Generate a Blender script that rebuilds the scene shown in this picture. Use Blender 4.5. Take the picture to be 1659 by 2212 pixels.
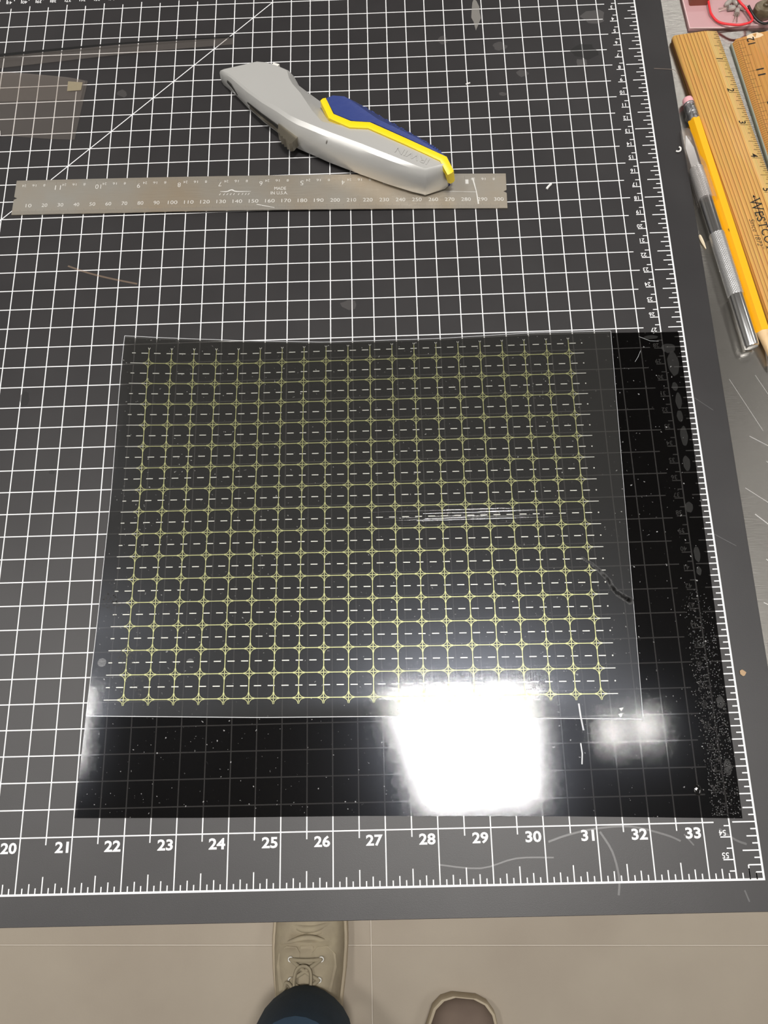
import bpy, bmesh, math, random
from mathutils import Vector, Matrix, Euler
from mathutils.geometry import tessellate_polygon
random.seed(7)
for o in list(bpy.data.objects): bpy.data.objects.remove(o)
S = bpy.context.scene
COL = S.collection
ZT = 0.92                      # height of the cutting mat's upper face above the floor (m)
MM = 0.001

# ------------------------------------------------------------------ camera, world, exposure
cam = bpy.data.cameras.new('camera')
cam.sensor_fit = 'VERTICAL'; cam.sensor_height = 36.0
cam.lens = 36.0 * 1701.22 / 2212.0
cam.clip_start = 0.01; cam.clip_end = 50
cam_o = bpy.data.objects.new('camera', cam); COL.objects.link(cam_o)
cam_o.location = (0.00957, -0.21548, ZT + 0.40875)
cam_o.rotation_euler = (0.289188, 0.022881, -0.023571)
S.camera = cam_o
W = bpy.data.worlds.new('World'); S.world = W; W.use_nodes = True
W.node_tree.nodes['Background'].inputs[0].default_value = (0.8, 0.85, 1.0, 1)
W.node_tree.nodes['Background'].inputs[1].default_value = 0.05
vs = S.view_settings
vs.view_transform = 'Standard'; vs.look = 'None'; vs.gamma = 1.0; vs.exposure = 0.0; vs.use_curve_mapping = False
LAMP_MAIN, LAMP_SPOT, LAMP_FILL = 84.0, 190.0, 7.0

# ------------------------------------------------------------------ helpers
def nt(name):
    m = bpy.data.materials.new(name); m.use_nodes = True
    return m, m.node_tree.nodes, m.node_tree.links, m.node_tree.nodes['Principled BSDF']
def mat(name, col, rough=0.5, metal=0.0, spec=0.5, bump=None, vary=None, coat=0.0, trans=0.0, sub=0.0):
    """bump=(scale,strength[,stretch]); vary=(scale,col2,amount[,stretch])"""
    m, n, l, b = nt(name)
    b.inputs['Base Color'].default_value = (*col, 1); b.inputs['Roughness'].default_value = rough
    b.inputs['Metallic'].default_value = metal; b.inputs['Specular IOR Level'].default_value = spec
    b.inputs['Coat Weight'].default_value = coat; b.inputs['Transmission Weight'].default_value = trans
    tc = n.new('ShaderNodeTexCoord')
    def noise(scale, stretch, detail=5):
        mp = n.new('ShaderNodeMapping'); mp.inputs['Scale'].default_value = stretch
        l.new(tc.outputs['Object'], mp.inputs[0])
        t = n.new('ShaderNodeTexNoise'); t.inputs['Scale'].default_value = scale; t.inputs['Detail'].default_value = detail
        l.new(mp.outputs[0], t.inputs['Vector']); return t
    if vary:
        t = noise(vary[0], vary[3] if len(vary) > 3 else (1, 1, 1))
        r = n.new('ShaderNodeMapRange'); r.inputs[1].default_value = 0.35; r.inputs[2].default_value = 0.7
        r.inputs[4].default_value = vary[2]; l.new(t.outputs['Fac'], r.inputs[0])
        x = n.new('ShaderNodeMix'); x.data_type = 'RGBA'
        x.inputs[6].default_value = (*col, 1); x.inputs[7].default_value = (*vary[1], 1)
        l.new(r.outputs[0], x.inputs[0]); l.new(x.outputs[2], b.inputs['Base Color'])
    if bump:
        t = noise(bump[0], bump[2] if len(bump) > 2 else (1, 1, 1))
        k = n.new('ShaderNodeBump'); k.inputs['Strength'].default_value = bump[1]; k.inputs['Distance'].default_value = 0.001
        l.new(t.outputs['Fac'], k.inputs['Height']); l.new(k.outputs[0], b.inputs['Normal'])
    return m
def lamp_mat(name, strength, col=(1, 0.97, 0.93)):
    m, n, l, b = nt(name); n.remove(b)
    e = n.new('ShaderNodeEmission'); e.inputs[0].default_value = (*col, 1); e.inputs[1].default_value = strength
    l.new(e.outputs[0], n['Material Output'].inputs[0]); return m
def clear_mat(name, tint, haze, haze_col, rough, ior=1.5, bump=None, lobe=None, dust=None, gain=1.0):
    """thin clear plastic: tinted see-through, a little milky haze, a fresnel reflection on the outer faces"""
    m, n, l, b = nt(name); n.remove(b)
    out = n['Material Output']
    tr = n.new('ShaderNodeBsdfTransparent'); tr.inputs[0].default_value = (*tint, 1)
    df = n.new('ShaderNodeBsdfDiffuse'); df.inputs[0].default_value = (*haze_col, 1)
    mx = n.new('ShaderNodeMixShader'); mx.inputs[0].default_value = haze
    l.new(tr.outputs[0], mx.inputs[1]); l.new(df.outputs[0], mx.inputs[2])
    last = mx
    tc = n.new('ShaderNodeTexCoord')
    if dust:
        t = n.new('ShaderNodeTexNoise'); t.inputs['Scale'].default_value = dust[0]; t.inputs['Detail'].default_value = 2
        l.new(tc.outputs['Object'], t.inputs['Vector'])
        r = n.new('ShaderNodeMapRange'); r.inputs[1].default_value = dust[1]; r.inputs[2].default_value = dust[1] + 0.03
        r.inputs[4].default_value = dust[2]; l.new(t.outputs['Fac'], r.inputs[0])
        d2 = n.new('ShaderNodeBsdfDiffuse'); d2.inputs[0].default_value = (0.7, 0.7, 0.7, 1)
        m3 = n.new('ShaderNodeMixShader'); l.new(r.outputs[0], m3.inputs[0])
        l.new(last.outputs[0], m3.inputs[1]); l.new(d2.outputs[0], m3.inputs[2]); last = m3
    fr = n.new('ShaderNodeFresnel'); fr.inputs[0].default_value = ior
    ge = n.new('ShaderNodeNewGeometry')
    inv = n.new('ShaderNodeMath'); inv.operation = 'SUBTRACT'; inv.inputs[0].default_value = gain; l.new(ge.outputs['Backfacing'], inv.inputs[1])
    mu = n.new('ShaderNodeMath'); mu.operation = 'MULTIPLY'; mu.use_clamp = True; l.new(fr.outputs[0], mu.inputs[0]); l.new(inv.outputs[0], mu.inputs[1])
    bn = None
    if bump:
        t = n.new('ShaderNodeTexNoise'); t.inputs['Scale'].default_value = bump[0]; t.inputs['Detail'].default_value = 3
        l.new(tc.outputs['Object'], t.inputs['Vector'])
        bn = n.new('ShaderNodeBump'); bn.inputs['Strength'].default_value = bump[1]; bn.inputs['Distance'].default_value = 0.00005
        l.new(t.outputs['Fac'], bn.inputs['Height'])
    gl = n.new('ShaderNodeBsdfGlossy'); gl.inputs['Roughness'].default_value = rough
    if bn: l.new(bn.outputs[0], gl.inputs['Normal'])
    if lobe:
        g2 = n.new('ShaderNodeBsdfGlossy'); g2.inputs['Roughness'].default_value = lobe[0]; g2.inputs[0].default_value = (*lobe[2], 1)
        if bn: l.new(bn.outputs[0], g2.inputs['Normal'])
        m4 = n.new('ShaderNodeMixShader'); m4.inputs[0].default_value = lobe[1]
        l.new(gl.outputs[0], m4.inputs[1]); l.new(g2.outputs[0], m4.inputs[2]); gl = m4
    m2 = n.new('ShaderNodeMixShader'); l.new(mu.outputs[0], m2.inputs[0])
    l.new(last.outputs[0], m2.inputs[1]); l.new(gl.outputs[0], m2.inputs[2]); l.new(m2.outputs[0], out.inputs[0])
    return m
def tag(o, label=None, cat=None, group=None, kind=None):
    for k, v in (('label', label), ('category', cat), ('group', group), ('kind', kind)):
        if v: o[k] = v
    return o
def thing(name, label, cat, loc=(0, 0, 0), rz=0.0, group=None):
    """Empty at the thing's base; loc in mm from the mat's centre, z from the mat's upper face"""
    o = bpy.data.objects.new(name, None); COL.objects.link(o); o.empty_display_size = 0.02
    o.location = (loc[0] * MM, loc[1] * MM, ZT + loc[2] * MM); o.rotation_euler = (0, 0, rz)
    return tag(o, label, cat, group)
class MB:
    def __init__(s): s.v = []; s.f = []
    def add(s, v, f):
        k = len(s.v); s.v += [tuple(p) for p in v]; s.f += [tuple(i + k for i in q) for q in f]; return s
    def box(s, x0, x1, y0, y1, z0, z1):
        v = [(x, y, z) for z in (z0, z1) for y in (y0, y1) for x in (x0, x1)]
        return s.add(v, [(0, 2, 3, 1), (4, 5, 7, 6), (0, 1, 5, 4), (2, 6, 7, 3), (0, 4, 6, 2), (1, 3, 7, 5)])
    def quad(s, x0, x1, y0, y1, z): return s.add([(x0, y0, z), (x1, y0, z), (x1, y1, z), (x0, y1, z)], [(0, 1, 2, 3)])
    def ribbon(s, pts, w, zf):
        n = len(pts); L = []; R = []
        for i, p in enumerate(pts):
            a = pts[max(i - 1, 0)]; b = pts[min(i + 1, n - 1)]
            dx, dy = b[0] - a[0], b[1] - a[1]; d = math.hypot(dx, dy) or 1
            ww = w[i] if isinstance(w, (list, tuple)) else w
            nx, ny = -dy / d * ww / 2, dx / d * ww / 2
            z = zf(p[0], p[1]) if callable(zf) else zf
            L.append((p[0] + nx, p[1] + ny, z)); R.append((p[0] - nx, p[1] - ny, z))
        return s.add(L + R, [(n + i, n + i + 1, i + 1, i) for i in range(n - 1)])
    def rings(s, rs, cap0=True, cap1=True, closed=True):
        n = len(rs[0]); k = len(s.v)
        for r in rs: s.v += [tuple(p) for p in r]
        for j in range(len(rs) - 1):
            for i in range(n if closed else n - 1):
                a = k + j * n + i; b = k + j * n + (i + 1) % n
                s.f.append((a, b, b + n, a + n))
        if cap0: s._cap(rs[0], k, True)
        if cap1: s._cap(rs[-1], k + (len(rs) - 1) * n, False)
        return s
    def _cap(s, r, k, flip):
        for t in tessellate_polygon([[Vector(p) for p in r]]):
            t = tuple(k + i for i in t); a, b, c = (Vector(s.v[i]) for i in t)
            want = Vector((0, 0, 0))
            for i in range(len(r)): want += Vector(r[i]).cross(Vector(r[(i + 1) % len(r)]))
            if ((b - a).cross(c - a)).dot(want) < 0: t = t[::-1]
            s.f.append(t[::-1] if flip else t)
    def tube(s, pts, rad, seg=8, cap=True):
        rs = []; up = Vector((0, 0, 1))
        for i, p in enumerate(pts):
            a = Vector(pts[max(i - 1, 0)]); b = Vector(pts[min(i + 1, len(pts) - 1)]); t = (b - a).normalized()
            if abs(t.dot(up)) > 0.95: up = Vector((1, 0, 0)) if abs(t.x) < 0.9 else Vector((0, 1, 0))
            x = t.cross(up).normalized(); y = x.cross(t).normalized(); up = y
            r = rad[i] if isinstance(rad, (list, tuple)) else rad
            rs.append([tuple(Vector(p) + x * (math.cos(2 * math.pi * k / seg) * r) - y * (math.sin(2 * math.pi * k / seg) * r)) for k in range(seg)])
        return s.rings(rs[::-1], cap, cap)
    def blob(s, c, r, n=6, m=4):
        rs = []
        for j in range(1, m):
            th = math.pi * j / m
            rs.append([(c[0] + r[0] * math.sin(th) * math.cos(2 * math.pi * i / n), c[1] + r[1] * math.sin(th) * math.sin(2 * math.pi * i / n), c[2] - r[2] * math.cos(th)) for i in range(n)])
        return s.rings(rs)
    def build(s, name, m, parent=None, sharp=None, kind=None, label=None, fix=False):
        me = bpy.data.meshes.new(name)
        me.from_pydata([(x * MM, y * MM, z * MM) for x, y, z in s.v], [], s.f)
        if fix:
            bm = bmesh.new(); bm.from_mesh(me); bmesh.ops.recalc_face_normals(bm, faces=bm.faces); bm.to_mesh(me); bm.free()
        if sharp is not None:
            me.shade_smooth(); me.set_sharp_from_angle(angle=math.radians(sharp))
        me.materials.append(m)
        o = bpy.data.objects.new(name, me); COL.objects.link(o)
        if parent: o.parent = parent
        if kind: o['kind'] = kind
        if label: o['label'] = label
        return o
def smooth_pts(pts, k=6):
    P = [Vector(p) for p in pts]; out = []
    for i in range(len(P) - 1):
        a = P[max(i - 1, 0)]; b = P[i]; c = P[i + 1]; d = P[min(i + 2, len(P) - 1)]
        for j in range(k):
            t = j / k
            out.append(0.5 * ((2 * b) + (c - a) * t + (2 * a - 5 * b + 4 * c - d) * t * t + (3 * b - a - 3 * c + d) * t ** 3))
    out.append(P[-1]); return [tuple(p) for p in out]
_tc = {}
def glyphs(txt, bold=0.0, shear=0.0):
    key = (txt, bold, shear)
    if key not in _tc:
        c = bpy.data.curves.new('text', 'FONT'); c.body = txt; c.size = 1; c.offset = bold; c.shear = shear; c.resolution_u = 3
        o = bpy.data.objects.new('text', c); COL.objects.link(o)
        dg = bpy.context.evaluated_depsgraph_get(); e = o.evaluated_get(dg); me = e.to_mesh()
        v = [(p.co.x, p.co.y) for p in me.vertices]; f = [tuple(p.vertices) for p in me.polygons]
        e.to_mesh_clear(); bpy.data.objects.remove(o); bpy.data.curves.remove(c)
        x0 = min(p[0] for p in v); x1 = max(p[0] for p in v); y0 = min(p[1] for p in v); y1 = max(p[1] for p in v)
        _tc[key] = ([((p[0] - x0) / (x1 - x0), (p[1] - y0) / (y1 - y0)) for p in v], f, (x1 - x0) / (y1 - y0))
    return _tc[key]
def put_text(mb, txt, x, y, h, z, rot=0.0, w=None, ax=0.5, ay=0.0, bold=0.0, shear=0.0):
    """text box with its anchor (ax, ay) at x, y; rot in degrees"""
    v, f, asp = glyphs(txt, bold, shear); w = w or h * asp
    c, s_ = math.cos(math.radians(rot)), math.sin(math.radians(rot)); out = []
    for a, b in v:
        lx, ly = (a - ax) * w, (b - ay) * h
        px, py = x + lx * c - ly * s_, y + lx * s_ + ly * c
        out.append((px, py, z(px, py) if callable(z) else z))
    mb.add(out, f)

# ------------------------------------------------------------------ materials
M_mat = mat('mat_black', (0.020, 0.0185, 0.0195), 0.45, spec=0.5, bump=(2600, 0.05), vary=(25, (0.032, 0.030, 0.031), 0.5))
M_print = mat('mat_print', (0.80, 0.80, 0.81), 0.6, spec=0.3)
M_mark = clear_mat('mat_scuff', (0.97, 0.97, 0.97), 0.055, (0.6, 0.6, 0.6), 0.4)
M_brownmark = clear_mat('brown_scuff', (0.95, 0.95, 0.95), 0.22, (0.55, 0.38, 0.26), 0.4)
M_darkmark = mat('dark_scuff', (0.006, 0.006, 0.006), 0.6)
M_steel = mat('bench_steel', (0.47, 0.455, 0.425), 0.25, 1.0, bump=(120, 0.10, (1.0, 16, 1)), vary=(9, (0.36, 0.345, 0.32), 0.6))
M_scratch = mat('bench_scratch', (0.85, 0.84, 0.82), 0.3, 1.0)
M_frame = mat('bench_frame', (0.25, 0.25, 0.26), 0.5, 0.6)
M_floor = mat('concrete', (0.47, 0.41, 0.33), 0.55, spec=0.3, vary=(5, (0.39, 0.33, 0.265), 0.8), bump=(300, 0.1))
M_joint = mat('concrete_joint', (0.66, 0.60, 0.52), 0.7)
M_wall = mat('wall_paint', (0.45, 0.45, 0.44), 0.8)
M_ceil = mat('ceiling_paint', (0.30, 0.30, 0.31), 0.9)
M_black = clear_mat('smoked_plastic', (0.445, 0.44, 0.435), 0.0, (0, 0, 0), 0.05, 1.46, bump=(3000, 0.13), lobe=(0.15, 0.20, (0.75, 0.82, 1.0)), dust=(600, 0.72, 0.45))
M_film = clear_mat('clear_film', (0.93, 0.93, 0.92), 0.015, (0.75, 0.74, 0.70), 0.05, 1.5, bump=(3000, 0.15), lobe=(0.24, 0.40, (0.75, 0.82, 1.0)))
M_strip = clear_mat('clear_offcut', (0.95, 0.94, 0.93), 0.04, (0.72, 0.65, 0.60), 0.15, 1.5)
M_edge = mat('cut_edge', (0.55, 0.56, 0.58), 0.3)  # paints the light on the film's edges; also the sheet's scuffs
M_gold = mat('gold_print', (0.33, 0.335, 0.16), 0.40, 0.6)
M_pale = mat('pale_print', (0.46, 0.46, 0.42), 0.42, 0.5)
M_glue = clear_mat('glue_smear', (0.9, 0.9, 0.9), 0.03, (0.6, 0.6, 0.58), 0.2, 1.5, bump=(700, 0.8))
M_gluebead = mat('glue_bead', (0.006, 0.006, 0.006), 0.08, spec=0.9)
M_nickshadow = mat('nick_and_edge_shadow', (0.004, 0.004, 0.004), 0.5)  # pencil nick, and the painted shadow line on the film strip
M_ruler = mat('ruler_steel', (0.55, 0.53, 0.48), 0.44, 0.9, bump=(80, 0.05, (1, 10, 1)), vary=(16, (0.55, 0.43, 0.29), 0.9))
M_etch = mat('etched_mark', (0.75, 0.74, 0.70), 0.5, 0.3)
M_etchd = mat('etched_tick', (0.30, 0.28, 0.25), 0.5, 0.5)
M_silver = mat('silver_paint', (0.575, 0.57, 0.55), 0.36, 0.35, bump=(3000, 0.05))
M_blue = mat('blue_rubber', (0.030, 0.050, 0.20), 0.5, bump=(260, 0.25))
M_yellow = mat('yellow_trim', (0.90, 0.66, 0.005), 0.42)
M_nickel = mat('nickel', (0.45, 0.41, 0.33), 0.35, 1.0)
M_dark = mat('dark_gap', (0.02, 0.018, 0.015), 0.6)
M_dent = mat('paint_chip', (0.22, 0.21, 0.19), 0.5)
M_alu = mat('polished_aluminium', (0.80, 0.80, 0.80), 0.22, 1.0)
M_knurl = mat('knurled_aluminium', (0.80, 0.80, 0.80), 0.34, 0.85)
M_cap = clear_mat('clear_cap', (0.94, 0.92, 0.91), 0.09, (0.75, 0.72, 0.70), 0.15, 1.5, bump=(300, 0.3))
M_pencil = mat('pencil_yellow', (0.93, 0.445, 0.004), 0.4)
M_eraser = mat('eraser_pink', (0.82, 0.42, 0.45), 0.7)
M_conewood = mat('pencil_wood', (0.75, 0.54, 0.30), 0.6, vary=(200, (0.62, 0.40, 0.2), 0.6))
M_lead = mat('pencil_lead', (0.05, 0.05, 0.05), 0.4)
M_txt = mat('black_lettering', (0.012, 0.010, 0.008), 0.5)
M_tick = mat('brown_ticks', (0.06, 0.035, 0.012), 0.6)
M_pink = mat('pink_plastic', (0.52, 0.30, 0.31), 0.35, bump=(40, 0.4))
M_pinkhighlight = mat('pink_rim_highlight', (0.78, 0.55, 0.55), 0.3)  # lighter pink, paints the highlight along the rim
M_red = mat('red_insulation', (0.85, 0.035, 0.045), 0.35)
M_blackwire = mat('black_insulation', (0.015, 0.013, 0.012), 0.4)
M_comp = mat('component_brown', (0.10, 0.075, 0.045), 0.35, vary=(150, (0.30, 0.25, 0.16), 0.7))
M_lens = mat('clear_lens', (0.75, 0.72, 0.66), 0.08, spec=0.8, trans=0.6)
M_redbrown = mat('red_brown_block', (0.28, 0.08, 0.05), 0.5)
M_white = mat('white_shaving', (0.85, 0.84, 0.82), 0.5)
M_tan = mat('tan_flake', (0.42, 0.28, 0.16), 0.7)
M_splint = mat('pale_splinter', (0.85, 0.72, 0.52), 0.6)
M_hair = mat('hair', (0.30, 0.24, 0.2), 0.5)
M_canvas = mat('beige_canvas', (0.42, 0.36, 0.25), 0.85, bump=(70, 0.9), vary=(28, (0.30, 0.25, 0.18), 0.8))
M_mauve = mat('brown_suede', (0.22, 0.165, 0.13), 0.9, vary=(20, (0.17, 0.125, 0.10), 0.8))
M_sole = mat('cream_rubber', (0.50, 0.42, 0.30), 0.6)
M_lace = mat('beige_lace', (0.34, 0.29, 0.20), 0.85, bump=(900, 0.5))
M_eyelet = mat('white_eyelet', (0.80, 0.79, 0.74), 0.4)
M_jean = mat('dark_denim', (0.012, 0.028, 0.050), 0.85, bump=(500, 0.4), vary=(14, (0.02, 0.05, 0.085), 0.8))
M_skin = mat('skin', (0.55, 0.36, 0.27), 0.6)
M_lampframe = mat('lamp_housing', (0.7, 0.7, 0.7), 0.5)
def wood_mat(name, light, dark, scale, split=None):
    """pine or beech grain running along local X, bands across local Y"""
    m, n, l, b = nt(name); b.inputs['Roughness'].default_value = 0.5; b.inputs['Coat Weight'].default_value = 0.06
    tc = n.new('ShaderNodeTexCoord'); mp = n.new('ShaderNodeMapping'); mp.inputs['Scale'].default_value = (0.035, 1, 1)
    l.new(tc.outputs['Object'], mp.inputs[0])
    ns = n.new('ShaderNodeTexNoise'); ns.inputs['Scale'].default_value = 90; ns.inputs['Detail'].default_value = 2
    l.new(mp.outputs[0], ns.inputs['Vector'])
    ad = n.new('ShaderNodeVectorMath'); ad.operation = 'MULTIPLY_ADD'; ad.inputs[1].default_value = (0, 0.0035, 0)
    l.new(ns.outputs['Color'], ad.inputs[0]); l.new(mp.outputs[0], ad.inputs[2])
    wv = n.new('ShaderNodeTexWave'); wv.bands_direction = 'Y'; wv.wave_profile = 'SAW'
    wv.inputs['Scale'].default_value = scale; wv.inputs['Distortion'].default_value = 0.6; wv.inputs['Detail'].default_value = 1
    l.new(ad.outputs[0], wv.inputs['Vector'])
    rp = n.new('ShaderNodeValToRGB'); e = rp.color_ramp.elements
    e[0].position = 0.0; e[0].color = (*light, 1); e[1].position = 1.0; e[1].color = (*dark, 1)
    q = rp.color_ramp.elements.new(0.7); q.color = (*[a * 0.75 + c * 0.25 for a, c in zip(light, dark)], 1)
    l.new(wv.outputs['Fac'], rp.inputs[0])
    f = n.new('ShaderNodeTexNoise'); f.inputs['Scale'].default_value = 1500; l.new(mp.outputs[0], f.inputs['Vector'])
    mx = n.new('ShaderNodeMix'); mx.data_type = 'RGBA'; mx.blend_type = 'MULTIPLY'; mx.inputs[0].default_value = 0.35
    l.new(rp.outputs[0], mx.inputs[6]); l.new(f.outputs['Color'], mx.inputs[7]); l.new(mx.outputs[2], b.inputs['Base Color'])
    return m
M_pine = wood_mat('ruler_pine', (0.78, 0.44, 0.12), (0.26, 0.085, 0.015), 135)
M_pale_pine = wood_mat('ruler_pale_pine', (0.80, 0.54, 0.20), (0.66, 0.40, 0.13), 260)
M_beech = wood_mat('ruler_beech', (0.62, 0.30, 0.07), (0.50, 0.22, 0.045), 110)

# ------------------------------------------------------------------ room shell
def zfl(z): return (z - ZT) / MM          # metres above the floor -> local mm of a root at mat height
floor = MB().box(-3200, 3200, -2800, 3700, zfl(-0.10), zfl(-0.0012)).build('floor', M_joint); floor.location = (0, 0, ZT); floor['kind'] = 'structure'
xs = [-3200, -2250, -1150, -47, 1055, 2150, 3200]; ys = [-2800, -1700, -1150, -503, 650, 1750, 3700]
for i in range(6):
    for j in range(6):
        g = .8; x0, x1, y0, y1 = xs[i] + g, xs[i + 1] - g, ys[j] + g, ys[j + 1] - g
        sh = lambda x, y: (x, y - 0.019 * (x + 47))
        b = .8; z1 = zfl(0); z0 = zfl(-0.0012)
        base = [sh(x0, y0), sh(x1, y0), sh(x1, y1), sh(x0, y1)]; top = [sh(x0 + b, y0 + b), sh(x1 - b, y0 + b), sh(x1 - b, y1 - b), sh(x0 + b, y1 - b)]
        MB().rings([[(*p, z0) for p in base], [(*p, z1 - .6) for p in base], [(*p, z1) for p in top]]).build('floor_slab', M_floor, floor)
def struct(name, m, *b):
    o = MB().box(*b).build(name, m); o.location = (0, 0, ZT); o['kind'] = 'structure'
struct('wall_left', M_wall, -3300, -3200, -2900, 3800, zfl(0), zfl(3.2))
struct('wall_right', M_wall, 3200, 3300, -2900, 3800, zfl(0), zfl(3.2))
struct('wall_back', M_wall, -3200, 3200, -2900, -2800, zfl(0), zfl(3.2))
struct('wall_front', M_wall, -3200, 3200, 3700, 3800, zfl(0), zfl(3.2))
struct('ceiling', M_ceil, -3300, 3300, -2900, 3800, zfl(3.2), zfl(3.3))

# lamps (the main ones mirror as glare on the sheets, the fill ones are added)
def panel_lamp(label, quad, strength, group=None):
    cx = sum(p[0] for p in quad) / 4; cy = sum(p[1] for p in quad) / 4
    t = thing('ceiling_light', label, 'ceiling light', (cx, cy, zfl(3.12)), 0, group)
    q = [(x - cx, y - cy) for x, y in quad]; big = [(x * 1.05, y * 1.05) for x, y in q]
    MB().rings([[(*p, 78) for p in big], [(*p, 4) for p in big], [(*p, 4) for p in q], [(*p, 10) for p in q]], True, False).build('lamp_housing', M_lampframe, t, fix=True)
    MB().add([(*p, 4.5) for p in q], [(3, 2, 1, 0)]).build('diffuser', lamp_mat('lamp_glow', strength), t)
panel_lamp('large bright panel lamp above the mat, the glare on the black sheet', [(75, -414), (428, -394), (447, -51), (-46, -53)], LAMP_MAIN)
def spot_lamp(x, y, r, label):
    t = thing('ceiling_light', label, 'ceiling light', (x, y, zfl(3.10)))
    c = lambda rr, z: [(rr * math.cos(k * math.pi / 8), rr * math.sin(k * math.pi / 8) * 3.6, z) for k in range(16)]
    MB().rings([c(r * 1.15, 98), c(r * 1.3, 0), c(r * 1.02, 0), c(r * 1.02, 6)], True, False).build('lamp_housing', M_lampframe, t, sharp=40, fix=True)
    MB().rings([c(r, 2), c(r, 1)], False, True).build('diffuser', lamp_mat('spot_glow', LAMP_SPOT), t, fix=True)
panel_lamp('narrow ceiling panel lamp, left of the large bright one', [(-1300, -250), (-985, -250), (-985, 120), (-1300, 120)], 55.0)
spot_lamp(672, -185, 13, 'small oval ceiling lamp, the inner of two right of the big panel lamp')
spot_lamp(780, -175, 13, 'small oval ceiling lamp, the outer of two right of the big panel lamp')
for (cx, cy, sx, sy, lab) in ((-1900, -900, 300, 500, 'left rear'), (1950, -1000, 300, 500, 'right rear'), (-2100, 3000, 400, 200, 'left front'), (1200, 2450, 600, 150, 'right front'), (2000, 900, 150, 500, 'right side')):  # fill lamps added around the room, clear of the sheets' reflections
    panel_lamp('unseen ceiling panel lamp added for fill, the one at the %s of the room' % lab, [(cx - sx, cy - sy), (cx + sx, cy - sy), (cx + sx, cy + sy), (cx - sx, cy + sy)], LAMP_FILL)

# ------------------------------------------------------------------ workbench
bench = thing('workbench', 'steel topped workbench with scratched bare metal under the black cutting mat', 'workbench', (0, 0, zfl(0)))
h = 917.0
prof = [(-285, h - 40), (-289, h - 40), (-289, h - 3), (-286, h), (700, h), (703, h - 3), (703, h - 40), (700, h - 40), (700, h - 4), (-285, h - 4)]
MB().rings([[(x, y, z) for y, z in prof] for x in (-1000, 900)], True, True).build('bench_top', M_steel, bench, fix=True)
for x in (-950, 850):
    for y in (-240, 640):
        MB().box(x - 22, x + 22, y - 22, y + 22, 0, h - 4).build('leg', M_frame, bench)
MB().box(-928, 828, 620, 660, 200, 240).build('rail', M_frame, bench)
for (x0, y0, x1, y1, w_) in ((207, -55, 224, -66, .5), (214, -70, 232, -90, .5), (200, -85, 214, -96, .4), (203, -100, 222, -118, .6), (210, -104, 226, -121, .5), (205, -125, 219, -137, .5), (201, -20, 215, -52, .35), (216, -18, 228, -45, .35), (200, -148, 212, -155, .4)):
    MB().ribbon([(x0, y0), (x1, y1)], w_, h + 0.05).build('scratch', M_scratch, bench)

# ------------------------------------------------------------------ cutting mat
I = 25.4
def X(x): return (x - 27) * I
def Y(y): return (y - 11) * I
cmat = thing('cutting_mat', 'black self-healing cutting mat with white half-inch grid and edge rulers', 'cutting mat', (0, 0, -3))
R_ = 3.0
def rrect(x0, x1, y0, y1, r, z, k=5):
    out = []
    for cx, cy, a0 in ((x1 - r, y0 + r, -90), (x1 - r, y1 - r, 0), (x0 + r, y1 - r, 90), (x0 + r, y0 + r, 180)):
        for i in range(k + 1):
            a = math.radians(a0 + 90 * i / k); out.append((cx + r * math.cos(a), cy + r * math.sin(a), z))
    return out
MB().rings([rrect(-705, 195.5, -293.4, 318, 3, 0), rrect(-705, 195.5, -293.4, 318, 3, 2.8), rrect(-704.8, 195.3, -293.2, 317.8, 3, 3.0)]).build('mat_board', M_mat, cmat)
zp = 3.03
g = MB(); gw = 0.60
def hl(x0, x1, y, w): g.quad(x0, x1, y - w / 2, y + w / 2, zp)
def vl(x, y0, y1, w): g.quad(x - w / 2, x + w / 2, y0, y1, zp + 0.004)
for k in range(2, 44):
    y = k / 2; hl(X(0.8), X(33.21 if k % 2 == 0 else 33.12), Y(y), gw)
for k in range(2, 67):
    x = k / 2; vl(X(x), Y(0 if k % 2 == 0 else 0.866), Y(21.69 if k % 2 == 0 else 21.63), gw)
hl(X(0), X(34) + .47, Y(0), 0.95); vl(X(34), Y(0), Y(22.5), 0.95); hl(X(0), X(34), Y(22.5), 0.95)
vl(X(33.5), Y(0), Y(22), 0.7); hl(X(0.5), X(33.5), Y(22), 0.7)
for k in range(1, 34 * 8):
    x = k / 8
    if k % 8 == 0 or k == 33 * 8 + 4: continue
    vl(X(x), Y(0), Y(0.31 if k % 4 == 0 else 0.19 if k % 2 == 0 else 0.115), 0.58)
for k in range(1, 22 * 8 + 4):
    y = k / 8
    ln = 0.44 if k % 8 == 0 else 0.32 if k % 4 == 0 else 0.21 if k % 2 == 0 else 0.12
    if k == 1: ln = 0.125
    if k == 2: ln = 0.25
    hl(X(34 - ln), X(34), Y(y), 0.6)
vl(X(33.75), Y(0), Y(0.25), 0.6); vl(X(33.875), Y(0), Y(0.125), 0.6)
for k in range(1, 112):
    yy = 22 * I - k * 5.0
    if yy > 3: hl(X(33.5 - (0.2 if k % 2 == 0 else 0.11)), X(33.5), Y(0) + yy, 0.55)
for k in range(1, 168):
    xx = X(33.5) - k * 5.0
    if xx > X(.6): vl(xx, Y(22 - (0.2 if k % 2 == 0 else 0.11)), Y(22), 0.55)
g.ribbon([(X(16), Y(13)), (X(24.5), Y(21.5))], 0.6, zp + 0.008)
g.build('printed_grid', M_print, cmat)
def num(name, m, parent, *a, **k):
    q = MB(); put_text(q, *a, **k); return q.build(name, m, parent)
for n_ in range(19, 34):
    num('printed_number', M_print, cmat, str(n_), X(n_ - 0.055), Y(0.722), 5.1, zp, w=5.1 * glyphs(str(n_), .03)[2] * 7.3 / (5.1 * glyphs('33', .03)[2]), ax=1.0, bold=0.03)
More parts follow.
